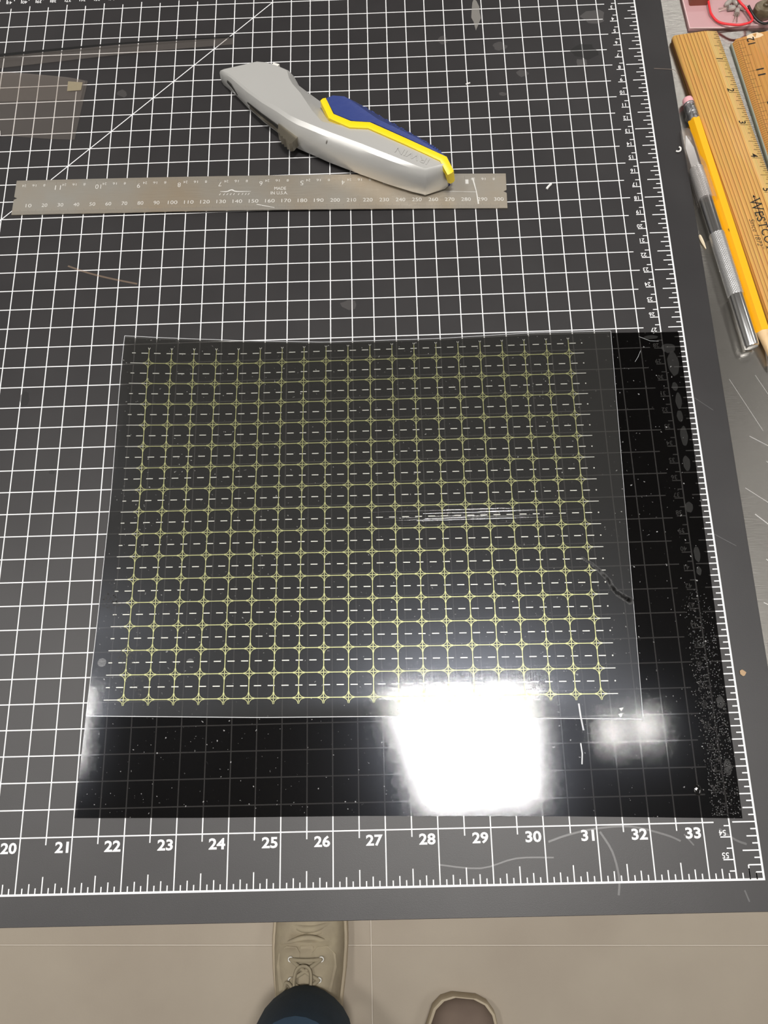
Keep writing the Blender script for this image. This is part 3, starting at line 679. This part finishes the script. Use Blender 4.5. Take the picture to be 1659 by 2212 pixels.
for ch_, w_ in (('E', 3.0), ('S', 3.0), ('T', 4.0), ('C', 4.2), ('O', 4.8), ('T', 4.0), ('T', 4.0)):
    put_text(lt, ch_, xx + w_ / 2, base, hh, zt, w=w_, bold=0.006)
    if ch_ == 'T': serif(xx + w_ / 2, base + .15, 2.2); lt.quad(xx, xx + .35, base + hh - 1.4, base + hh, zt); lt.quad(xx + w_ - .35, xx + w_, base + hh - 1.4, base + hh, zt)
    if ch_ == 'E': lt.quad(xx + w_ - .35, xx + w_, base, base + 1.3, zt); lt.quad(xx + w_ - .35, xx + w_, base + hh - 1.3, base + hh, zt)
    if ch_ in 'SC': lt.quad(xx + w_ - .45, xx + w_ - .1, base + hh - 1.5, base + hh, zt)
    xx += w_ + .75
put_text(lt, 'Since 1872', x0 + 13, base - 4.6, 3.0, zt, w=19, ax=0, shear=.25, bold=-.008)
put_text(lt, 'TM', x0 + 32.6, base - 2.4, .9, zt, w=1.8, ax=0)
lt.build('printed_lettering', M_txt, RA)
# ruler B
angB = math.atan2(-1, 0.0984)
RB = thing('wooden_ruler', 'honey coloured ruler with metal edge and inch numbers 12 and 11 at the right', 'ruler', (237.2, 219.5, -3), angB)
bp = [(0, 0), (0, 1.6), (2.2, 3.4), (14, T), (32, T), (32, 0)]
def chip(x0_, sk): return [(x0_ + (1.6 if i == 1 else 0) + (sk * y), y, z) for i, (y, z) in enumerate(bp)]
MB().rings([chip(0, -.1), chip(1, -.1), ring_sec(bp, 10), ring_sec(bp, LA)]).build('wood_body', M_beech, RB, sharp=30, fix=True)
MB().rings([[(x, y, z) for y, z in ((-.55, .1), (.1, .1), (.1, 1.9), (-.55, 1.5))] for x in (1, LA)]).build('metal_edge', mat('edge_strip', (.42, .46, .38), .4, .5), RB, fix=True, label='greenish metal edge strip')
def zB(y): return 1.6 + (y / 2.2) * 1.8 if y < 2.2 else 3.4 + (y - 2.2) / 11.8 * 1.6 if y < 14 else T
tk = MB()
for k in range(0, 12 * 16):
    x = 1.5 + k * I / 16
    ln = 10.5 if k % 16 == 0 else 8.5 if k % 8 == 0 else 6.5 if k % 4 == 0 else 4.8 if k % 2 == 0 else 3.4
    tk.add([(x - .11, .4, zB(.4) + .05), (x + .11, .4, zB(.4) + .05), (x + .11, 2.2, zB(2.2) + .06), (x - .11, 2.2, zB(2.2) + .06), (x + .11, ln, zB(ln) + .05), (x - .11, ln, zB(ln) + .05)], [(0, 1, 2, 3), (3, 2, 4, 5)])
for yy in (3.4, 4.8, 6.6, 8.6): tk.add([(2, yy - .06, zB(yy) + .06), (LA, yy - .06, zB(yy) + .06), (LA, yy + .06, zB(yy) + .07), (2, yy + .06, zB(yy) + .07)], [(0, 1, 2, 3)])
tk.build('scale_ticks', M_tick, RB)
for k, s_ in ((0, '12'), (1, '11'), (2, '10'), (3, '9'), (4, '8'), (5, '7')):
    num('printed_number', M_txt, RB, s_, 3.6 + k * I, 8.3, 4.6, lambda x, y: zB(y) + .1, rot=180, w=5.4 if len(s_) > 1 else 2.6, ay=1.0, bold=.012)
ch = MB(); ch.rings([[(x, y, zB(y) + .02 - (.6 if q else 0)) for x, y in patch(0.2, 14, 2.2, 5.5, 9, .2)] for q in (1, 0)]).build('worn_corner', mat('worn_wood', (.75, .58, .38), .8), RB, fix=True, label='pale chipped end')

# pencil
PD = Vector((.1256, -.992, 0)).normalized()
PC = thing('pencil', 'yellow hexagonal pencil with pink eraser, between craft knife and pine ruler', 'pencil', (201.6, 174.2, -3), math.atan2(PD.y, PD.x))
pr = 4.05; pz = pr * math.cos(math.radians(30)) + .02
def hexr(x, r_, ph=0): return [(x, r_ * math.cos(math.radians(60 * k + ph)), pz + r_ * math.sin(math.radians(60 * k + ph))) for k in range(6)]
def circ(x, r_, n=20): return [(x, r_ * math.cos(2 * math.pi * k / n), pz + r_ * math.sin(2 * math.pi * k / n)) for k in range(n)]
MB().rings([hexr(18, pr), hexr(168.5, pr)]).build('pencil_barrel', M_pencil, PC, fix=True)
MB().rings([circ(.2, 1.8), circ(.9, 2.9), circ(2, 3.3), circ(7, 3.4)]).build('eraser', M_eraser, PC, sharp=50, fix=True)
fr_ = []
for x, r_ in ((5, 3.5), (6, 3.6), (6.4, 3.35), (7, 3.6), (7.6, 3.35), (8.2, 3.6), (13, 3.62), (13.6, 3.35), (14.2, 3.62), (14.8, 3.35), (15.4, 3.62), (18.4, 3.6)): fr_.append(circ(x, r_))
MB().rings(fr_).build('ferrule', mat('ferrule_tin', (.55, .55, .56), .3, .95, bump=(400, .5)), PC, sharp=60, fix=True)
MB().rings([hexr(168.5, pr * .985), circ(172, 3.2, 6), circ(187, 1.1, 6)]).build('sharpened_wood', M_conewood, PC, sharp=60, fix=True)
MB().rings([circ(187, 1.05, 8), circ(191, .25, 8)]).build('lead', M_lead, PC, sharp=60, fix=True)
pt = MB(); pt.add([(100 + a, b - 2.6, pz + 3.2 + .05) for a, b in ((0, 0), (2.0, .2), (2.8, 1.1), (1.2, 1.5), (.4, 1.0))], [(0, 1, 2, 3, 4)]); pt.build('nick', M_nickshadow, PC)
# craft knife
XD = Vector((.1213, -.9926, 0)).normalized()
XK = thing('craft_knife', 'aluminium craft knife with knurled grip and clear cap, next to the mat edge', 'craft knife', (196.3, 148.5, -3), math.atan2(XD.y, XD.x))
hr = 4.2; hz = hr + .05
def cx_(x, r_, z=hz, n=28): return [(x, r_ * math.cos(2 * math.pi * k / n), z + r_ * math.sin(2 * math.pi * k / n)) for k in range(n)]
MB().rings([cx_(34, 3.6), cx_(40, 3.8), cx_(52, 4.1), cx_(76.5, 4.1)]).build('handle_shank', M_alu, XK, sharp=40, fix=True)
# knurled grips: crossed ridges displaced on the surface
def knurl(x0, x1, r0, name):
    nxk, nk = int((x1 - x0) / .42), 72; rs = []
    for i in range(nxk + 1):
        x = x0 + (x1 - x0) * i / nxk; ring = []
        for k in range(nk):
            a = 2 * math.pi * k / nk; hgt = .2 * (abs(math.sin(a * 9 + x * 2.0)) + abs(math.sin(a * 9 - x * 2.0)))
            ring.append((x, (r0 + hgt) * math.cos(a), hz + (r0 + hgt) * math.sin(a)))
        rs.append(ring)
    return MB().rings(rs).build(name, M_knurl, XK, sharp=70, fix=True)
knurl(76.5, 118.5, 4.15, 'knurled_grip')
MB().rings([cx_(118.5, 4.15), cx_(150.8, 4.2), cx_(152, 3.9), cx_(152.4, 3.2), cx_(152.2, 2.6)]).build('handle_end', M_alu, XK, sharp=30, fix=True)
knurl(29, 51, 3.9, 'chuck')
MB().rings([[(x, y, z) for y, z in ((-w_, hz - .25), (w_, hz - .25), (w_, hz + .25), (-w_, hz + .25))] for x, w_ in ((4, .2), (13, 2.6), (29, 2.6))]).build('blade', M_alu, XK, fix=True)
def cap_ring(x, w_, t_, z, n=24): return [(x, w_ * math.copysign(abs(math.cos(2 * math.pi * k / n)) ** .7, math.cos(2 * math.pi * k / n)), z + t_ * math.copysign(abs(math.sin(2 * math.pi * k / n)) ** .8, math.sin(2 * math.pi * k / n))) for k in range(n)]
capo = [cap_ring(0, 2.2, 1.0, hz + 1.2), cap_ring(1, 3.0, 1.6, hz + 1.1), cap_ring(8, 3.9, 2.0, hz + .9), cap_ring(21, 4.4, 2.6, hz + .6), cap_ring(26, 5.2, 4.4, hz + .9), cap_ring(29, 5.5, 5.0, hz + .9), cap_ring(54, 5.6, 5.2, hz + .95)]
MB().rings(capo, True, False).build('clear_cap', M_cap, XK, sharp=40, fix=True, label='clear plastic safety cap')

# ------------------------------------------------------------------ clear offcuts at the upper left
def offcut(label, top, bot, zfun, nu=20, nv=6):
    t = thing('film_offcut', label, 'plastic offcut', (0, 0, 0)); sheet_mesh(top, bot, nu, nv, zfun, .2).build('strip', M_strip, t, sharp=40); return t
oc = offcut('long narrow clear film strip tapering to the right at the upper left', [(-320, 218), (-243.7, 228.2), (-166, 233.2), (-89.3, 237.6)], [(-320, 204), (-242.5, 219), (-151, 226.6), (-88.7, 231.3)], lambda x, y: .5 + 3.0 * sstep(214, 240, y) * sstep(-60, -180, x))
MB().ribbon([lerp((-320, 217.2), (-243.7, 228.0), i / 10) for i in range(10)] + [lerp((-243.7, 228.0), (-166, 233.0), i / 10) for i in range(10)] + [lerp((-166, 233.0), (-89.3, 237.2), i / 10) for i in range(11)], [2.8 - 1.9 * i / 30 for i in range(31)], lambda x, y: .65 + 3.0 * sstep(214, 240, y) * sstep(-60, -180, x)).build('edge_shadow', M_nickshadow, oc, label='black line painting in the shadow along the long edge')  # black ribbon paints in the shadow line along the strip
oc2 = offcut('wide clear film offcut with yellowed corner beyond the steel ruler', [(-330, 214), (-241.9, 213.6), (-195.6, 209.2), (-183.5, 205.8)], [(-330, 170), (-236.3, 165), (-203, 160.6), (-188.1, 159.5)], lambda x, y: .5 + 2.5 * sstep(185, 212, y) * sstep(-185, -240, x))
sheet_mesh([(-196, 205.2), (-186.5, 204.2)], [(-196, 197.5), (-187, 198)], 6, 4, lambda x, y: 1.15 + 2.5 * sstep(185, 212, y) * sstep(-185, -240, x), .1).build('yellowed_tape', clear_mat('yellowed_tape', (.9, .85, .75), .22, (.75, .68, .5), .3), oc2)
z2 = lambda x, y: .9 + 2.5 * sstep(185, 212, y) * sstep(-185, -240, x)
sheet_mesh([(-330, 213.6), (-241.9, 213.2), (-195.6, 208.8), (-185, 205.4)], [(-330, 191), (-241.9, 191), (-195.6, 191), (-187, 190)], 16, 4, z2, .1).build('folded_layer', M_strip, oc2, sharp=40)
MB().rings([[(-246, 176, .8), (-243, 175, .8), (-244, 176, 3)], [(-241, 171, .8), (-236.5, 168, .8), (-239, 171, 2.6)], [(-239, 164.5, .8), (-236, 164, .8), (-237.5, 164.6, 1.2)]]).build('curled_tab', M_white, oc2, fix=True, label='curled tab with the strip highlight painted white')  # white tab stands in for the highlight on the clear strip

# ------------------------------------------------------------------ pink plastic, wires and parts at the upper right
pk = MB(); pk.rings([[(211.4, 232, -3), (330, 232.5, -3), (330, 330, -3), (208, 330, -3)], [(211.4, 232, -1.6), (330, 232.5, -1.6), (330, 330, -1.6), (208, 330, -1.6)], [(211.8, 232.6, -1.2), (330, 233, -1.2), (330, 330, -1.2), (208.4, 330, -1.2)]])
PK = thing('plastic_tray', 'translucent dusty pink plastic sheet behind the wooden rulers', 'plastic sheet', (0, 0, 0))
pk.build('pink_sheet', M_pink, PK, fix=True)
MB().tube([(208.6, 330, -1.3), (210.4, 257, -1.3), (211.8, 232.4, -1.3), (232, 231.6, -1.2), (246, 232.6, -1.1), (330, 233, -1.3)], .45, 6).build('rolled_rim', M_pinkhighlight, PK, sharp=60, label='rolled rim with its highlight painted paler pink')
RWp = smooth_pts([(224, 262, 2), (225.6, 252, 1.5), (225.9, 247, 1), (226.6, 241, .6), (230.7, 234.6, .4), (238.8, 229.6, 2.5), (244.7, 229.0, 3.2), (250.0, 231.2, 3), (251.2, 235, 2.5), (248.5, 243, 2.5), (244.5, 250, 3), (243, 262, 3)], 6)
o = MB().tube(RWp, .75, 8).build('red_wire', M_red, None, sharp=60); o.location = (0, 0, ZT); tag(o, 'thin red wire looped over the pink plastic', 'wire')
o = MB().tube(smooth_pts([(250, 244, 3.5), (253, 237, 2), (257, 232.6, 1), (262, 232.4, .5), (270, 240, .2), (276, 250, 0)], 6), .8, 8).build('black_wire', M_blackwire, None, sharp=60); o.location = (0, 0, ZT); tag(o, 'short black wire curving right of the red wire', 'wire')
MT = thing('small_motor', 'dark round electrical part on the pink plastic at the corner', 'electronic part', (260, 241, -1.2))
ringm = lambda r_, z: [(r_ * math.cos(2 * math.pi * k / 24), r_ * .8 * math.sin(2 * math.pi * k / 24), z) for k in range(24)]
MB().rings([ringm(6.2, 0), ringm(6.8, 1), ringm(6.8, 6), ringm(6, 7), ringm(2.2, 7), ringm(2.0, 8.5), ringm(1.4, 8.8)]).build('housing', M_comp, MT, sharp=35, fix=True)
MB().tube([(0, 0, 8.5), (0, 0, 11)], .8, 8).build('shaft', M_nickel, MT, sharp=60)
for k, (x, y, z, rr) in enumerate(((240.5, 246, -1.1, 1.7), (243.8, 243, -1.1, 1.6), (247.2, 246.6, -1.1, 1.7), (238.6, 250.2, -1.1, 1.6), (244, 250.6, -1.1, 1.7))):
    L_ = thing('clear_lamp_bulb', ['clear bulb of the loose heap, nearest the left edge of the red loop', 'clear bulb of the loose heap, lowest and frontmost', 'clear bulb of the loose heap, touching the right side of the red loop', 'clear bulb of the loose heap, rear left', 'clear bulb of the loose heap, rear right'][k], 'bulb', (x, y, z), k * 1.3, 'clear bulbs inside the red wire loop')
    c = lambda r_, xx_: [(xx_, r_ * math.cos(2 * math.pi * q / 12), rr + r_ * math.sin(2 * math.pi * q / 12)) for q in range(12)]
    MB().rings([c(rr, -2), c(rr, 1), c(rr * .8, 2), c(rr * .4, 2.6)]).build('lens', M_lens, L_, sharp=60, fix=True)
    MB().rings([c(rr * 1.15, -2.6), c(rr * 1.15, -2)]).build('flange', M_lens, L_, sharp=40, fix=True)
    for q in (-.6, .6): MB().tube([(-2.4, q, rr), (-6, q * 1.3, rr * .8), (-8, q * 2, rr * .4)], .22, 5).build('lead', M_nickel, L_, sharp=60)
BB = thing('terminal_block', 'red brown terminal block at the rear edge of the pink plastic', 'electronic part', (220, 254.5, -1.2))
MB().rings([rrect(-6, 6, -3.5, 3.5, 1, 0), rrect(-6, 6, -3.5, 3.5, 1, 5), rrect(-5.4, 5.4, -2.9, 2.9, 1, 5.6)]).build('block', M_redbrown, BB, sharp=40)
for q in (-3, 0, 3):
    MB().rings([[(q + 1 * math.cos(a), math.sin(a), z) for a in (2 * math.pi * i / 10 for i in range(10))] for z in (5.5, 6.1)]).build('screw', M_nickel, BB, sharp=40, fix=True)

# ------------------------------------------------------------------ debris
def debris(name, label, cat, m, pts, rad):
    o = MB().tube(smooth_pts(pts, 4), rad, 5).build(name, m, None, sharp=60); o.location = (0, 0, ZT); tag(o, label, cat); return o
debris('plastic_shaving', 'curled white plastic shaving on the mat border near the craft knife', 'shaving', M_white, [(189.7, 134.2, .5), (190.8, 133.6, .7), (192.2, 134.2, .9), (192.4, 135.8, 1.2), (191.4, 136.4, 1.4)], [.5] * 17)
debris('plastic_shaving', 'pale plastic shaving right of the steel ruler end', 'shaving', M_white, [(107.6, 109.6, .4), (108.2, 110.6, .6), (109.4, 111.8, .9), (110.6, 113, .8)], [.7] * 13)
debris('plastic_shaving', 'tiny white shaving on the mat rearward of the steel ruler, right of the blue grip', 'shaving', M_white, [(62.5, 191.8, .3), (64, 192.2, .5), (65.2, 192.8, .3)], .45)
debris('wood_splinter', 'pale wood splinter at the mat edge beside the craft knife', 'splinter', M_splint, [(196.9, 75, -2.2), (198.0, 71, -2.3), (199.6, 65.5, -2.4)], [.5, .8, .9, .9, .9, .8, .6, .4, .2])
debris('hair', 'fine pale hair reaching from the mat border to the pine ruler', 'hair', M_hair, [(184, 199, .15), (190, 198.2, .3), (196.5, 197.2, .2), (198.8, 195.8, -1.5)], .13)
o = MB().rings([[(x, y, z) for x, y in patch(182.3, -183.8, 1.5, 1.5, 7, .4)] for z in (0.02, .6)]).build('tan_flake', M_tan, None, fix=True); o.location = (0, 0, ZT); tag(o, 'small tan flake on the mat border right of the black sheet', 'flake')
for (x, y, lab) in ((119.3, -200.3, 'white triangular chip on the film, the upper one near its front right corner'), (118.6, -203.2, 'white triangular chip on the film, the lower one near its front right corner')):
    z = zf(x, y) + .02
    o = MB().rings([[(x - 1.3, y + .6, z), (x - .3, y - 1.1, z), (x + 1.2, y + .9, z)], [(x - 1.0, y + .5, z + .3), (x - .3, y - .8, z + .3), (x + .9, y + .7, z + .3)]]).build('plastic_chip', M_white, None, fix=True); o.location = (0, 0, ZT); tag(o, lab, 'chip')

# ------------------------------------------------------------------ the person: trousers and two shoes below the bench
FZ = zfl(0)
PE = bpy.data.meshes.new('person')
def skin_mesh(name, verts, edges, radii, m, root_i, level=2):
    me = bpy.data.meshes.new(name); me.from_pydata([Vector(v) * MM for v in verts], edges, [])
    o = bpy.data.objects.new(name, me); COL.objects.link(o)
    o.modifiers.new('skin', 'SKIN'); s_ = o.modifiers.new('sub', 'SUBSURF'); s_.levels = level; s_.render_levels = level
    for i, r_ in enumerate(radii):
        d = me.skin_vertices[0].data[i]; d.radius = (r_ * MM, r_ * MM); d.use_root = (i == root_i)
    dg = bpy.context.evaluated_depsgraph_get(); new = bpy.data.meshes.new_from_object(o.evaluated_get(dg))
    bpy.data.objects.remove(o); new.name = name; new.materials.clear(); new.materials.append(m); new.shade_smooth()
    q = bpy.data.objects.new(name, new); COL.objects.link(q); return q
legv = [(-20, -700, 930), (-20, -705, 850), (-85, -690, 780), (-110, -650, 480), (-125, -625, 260), (-135, -618, 130), (45, -730, 780), (72, -760, 480), (84, -810, 260), (88, -828, 130)]
lege = [(0, 1), (1, 2), (2, 3), (3, 4), (4, 5), (1, 6), (6, 7), (7, 8), (8, 9)]
person = skin_mesh('person', legv[:5] + [(-135, -618, 70)] + legv[6:9] + [(88, -828, 70)], lege, [105, 110, 78, 52, 48, 36, 78, 52, 48, 36], M_skin, 1)
person.location = (0, 0, 0); tag(person, 'standing person seen from above, dark blue jeans and beige lace-up shoe by the bench', 'person')
jeans = skin_mesh('jeans', legv, lege, [128, 135, 100, 76, 70, 62, 100, 76, 70, 62], M_jean, 1); jeans.parent = person; jeans['label'] = 'dark blue denim jeans'
for (cx, cy, ky) in ((-137, -603, 1.12), (88, -822, 1.12)):
    ring = lambda r_, z, dy=0: [(cx + r_ * math.cos(2 * math.pi * k / 28) * (1 + .05 * math.sin(3 * 2 * math.pi * k / 28)), cy + dy + r_ * ky * math.sin(2 * math.pi * k / 28), z) for k in range(28)]
    hm = MB().rings([ring(58, 92), ring(63, 88), ring(66, 98), ring(65, 122), ring(66, 126), ring(63, 190, -8), ring(50, 192, -8)], False, False).build('trouser_hem', M_jean, jeans, sharp=60, fix=True)
def shoe(cx, ytoe, rz, upper_m, lab):
    """sections along local y backwards from the toe: (y, half width, height)"""
    secs = [(2, 14, 34), (8, 30, 42), (20, 41, 50), (45, 49, 58), (62, 51, 64), (72, 51.5, 60), (80, 52, 68), (86, 52, 64), (94, 52, 72), (125, 50, 84), (158, 46, 96), (200, 42, 106), (245, 39, 108), (280, 30, 102), (292, 13, 92)]
    up = []
    n = 18
    rt = Matrix.Rotation(rz, 3, 'Z')
    tr = lambda x, y, z: tuple(Vector((cx, ytoe, 0)) + rt @ Vector((x, -y, 0)) + Vector((0, 0, z)))
    rs = []
    for (y, hw, hh_) in secs:
        ring = []
        for k in range(n + 1):
            a = math.pi * k / n
            x = hw * math.copysign(abs(math.cos(a)) ** .75, math.cos(a)); z = 22 + (hh_ - 22) * (math.sin(a) ** .8)
            z += 1.8 * math.sin(y * .16 + x * .05) * (1 if 60 < y < 130 else .3) * math.sin(a)
            ring.append(tr(x, y, z))
        rs.append(ring)
    o = MB().rings(rs).build('shoe', upper_m, person, sharp=60, fix=True); o['label'] = lab
    def outline(d, z):
        P = [(secs[0][1] * t, -d, z) for t in (-.6, .6)]
        R_o = [(hw + d, y - d * .4 if y < 30 else y, z) for y, hw, _ in secs]; L_o = [(-(hw + d), y - d * .4 if y < 30 else y, z) for y, hw, _ in secs]
        P = [tr(*p) for p in R_o] + [tr(*p) for p in L_o[::-1]]; return P
    MB().rings([outline(1, 0), outline(4, 3), outline(4.5, 24), outline(3, 27), outline(-2, 28)]).build('sole', M_sole, o, sharp=50, fix=True)
    topz = lambda x, y: 22 + (next((s0[2] + (s1[2] - s0[2]) * (y - s0[0]) / (s1[0] - s0[0]) for s0, s1 in zip(secs, secs[1:]) if s0[0] <= y <= s1[0]), 100) - 22) * max(0, 1 - (x / 55) ** 2) ** .45
    for yy, hw_, r_ in ((58, 40, 5.0), (72, 44, 4.2), (80, 40, 3.4)):
        MB().tube(smooth_pts([tr(x, yy + 6 * math.sin(x * .06 + yy) , topz(x, yy) - r_ * .45) for x in (-hw_, -hw_ * .6, -hw_ * .2, hw_ * .2, hw_ * .6, hw_)], 4), [.5 + r_ * math.sin(math.pi * (i + 1) / 22) for i in range(21)], 10).build('fold', upper_m, o, sharp=70)
    # eyestay flaps, tongue, eyelets, laces
    for sx in (-1, 1):
        A = [(sx * 9, 92), (sx * 15, 86), (sx * 30, 86), (sx * 41, 96), (sx * 43, 112), (sx * 34, 150), (sx * 30, 176), (sx * 12, 176), (sx * 9, 140)]
        if sx > 0: A = A[::-1]
        MB().rings([[tr(x, y, topz(x, y) - 2) for x, y in A], [tr(x, y, topz(x, y) + 3.4) for x, y in A]]).build('eyestay', upper_m, o, sharp=50, fix=True)
        for q, (ex, ey) in enumerate(((22, 100), (20, 124), (18, 146))):
            z = topz(ex, ey) + 3.6; P = [tr(sx * ex + 3.0 * math.cos(2 * math.pi * k / 14), ey + 3.0 * math.sin(2 * math.pi * k / 14), z + .4) for k in range(15)]
            MB().tube(P, 1.1, 6).build('eyelet', M_eyelet, o, sharp=60)
    MB().rings([[tr(x, y, topz(x, y) - 3) for x, y in ((-10, 84), (10, 84), (14, 170), (-14, 170))], [tr(x, y, topz(x, y) + 2.2) for x, y in ((-9, 85), (9, 85), (13, 170), (-13, 170))]]).build('tongue', upper_m, o, fix=True)
    for (a, b) in (((-22, 100), (22, 100)), ((-22, 100), (20, 124)), ((22, 100), (-20, 124)), ((-20, 124), (18, 146)), ((20, 124), (-18, 146))):
        P = [(a[0] + (b[0] - a[0]) * t, a[1] + (b[1] - a[1]) * t) for t in (0, .2, .4, .6, .8, 1)]
        MB().tube([tr(x, y, topz(x, y) + 4.6 + 2.5 * math.sin(math.pi * i / 5)) for i, (x, y) in enumerate(P)], 2.5, 6).build('lace', M_lace, o, sharp=60)
    for P in ([(0, 150), (-13, 132), (-12, 112), (-2, 106), (8, 112), (9, 132), (2, 152)], [(-2, 150), (-20, 128), (-27, 130), (-27, 150), (-20, 162)], [(2, 150), (18, 140), (24, 152), (22, 166)]):
        MB().tube(smooth_pts([tr(x, y, topz(x, y) + 9) for x, y in P], 5), 2.6, 6).build('lace', M_lace, o, sharp=60)
    return o
shoe(-135.5, -403, math.radians(-1.0), M_canvas, 'worn beige canvas lace-up shoe')
shoe(89, -567, math.radians(-6), M_mauve, 'brown shoe with cream rubber rim')
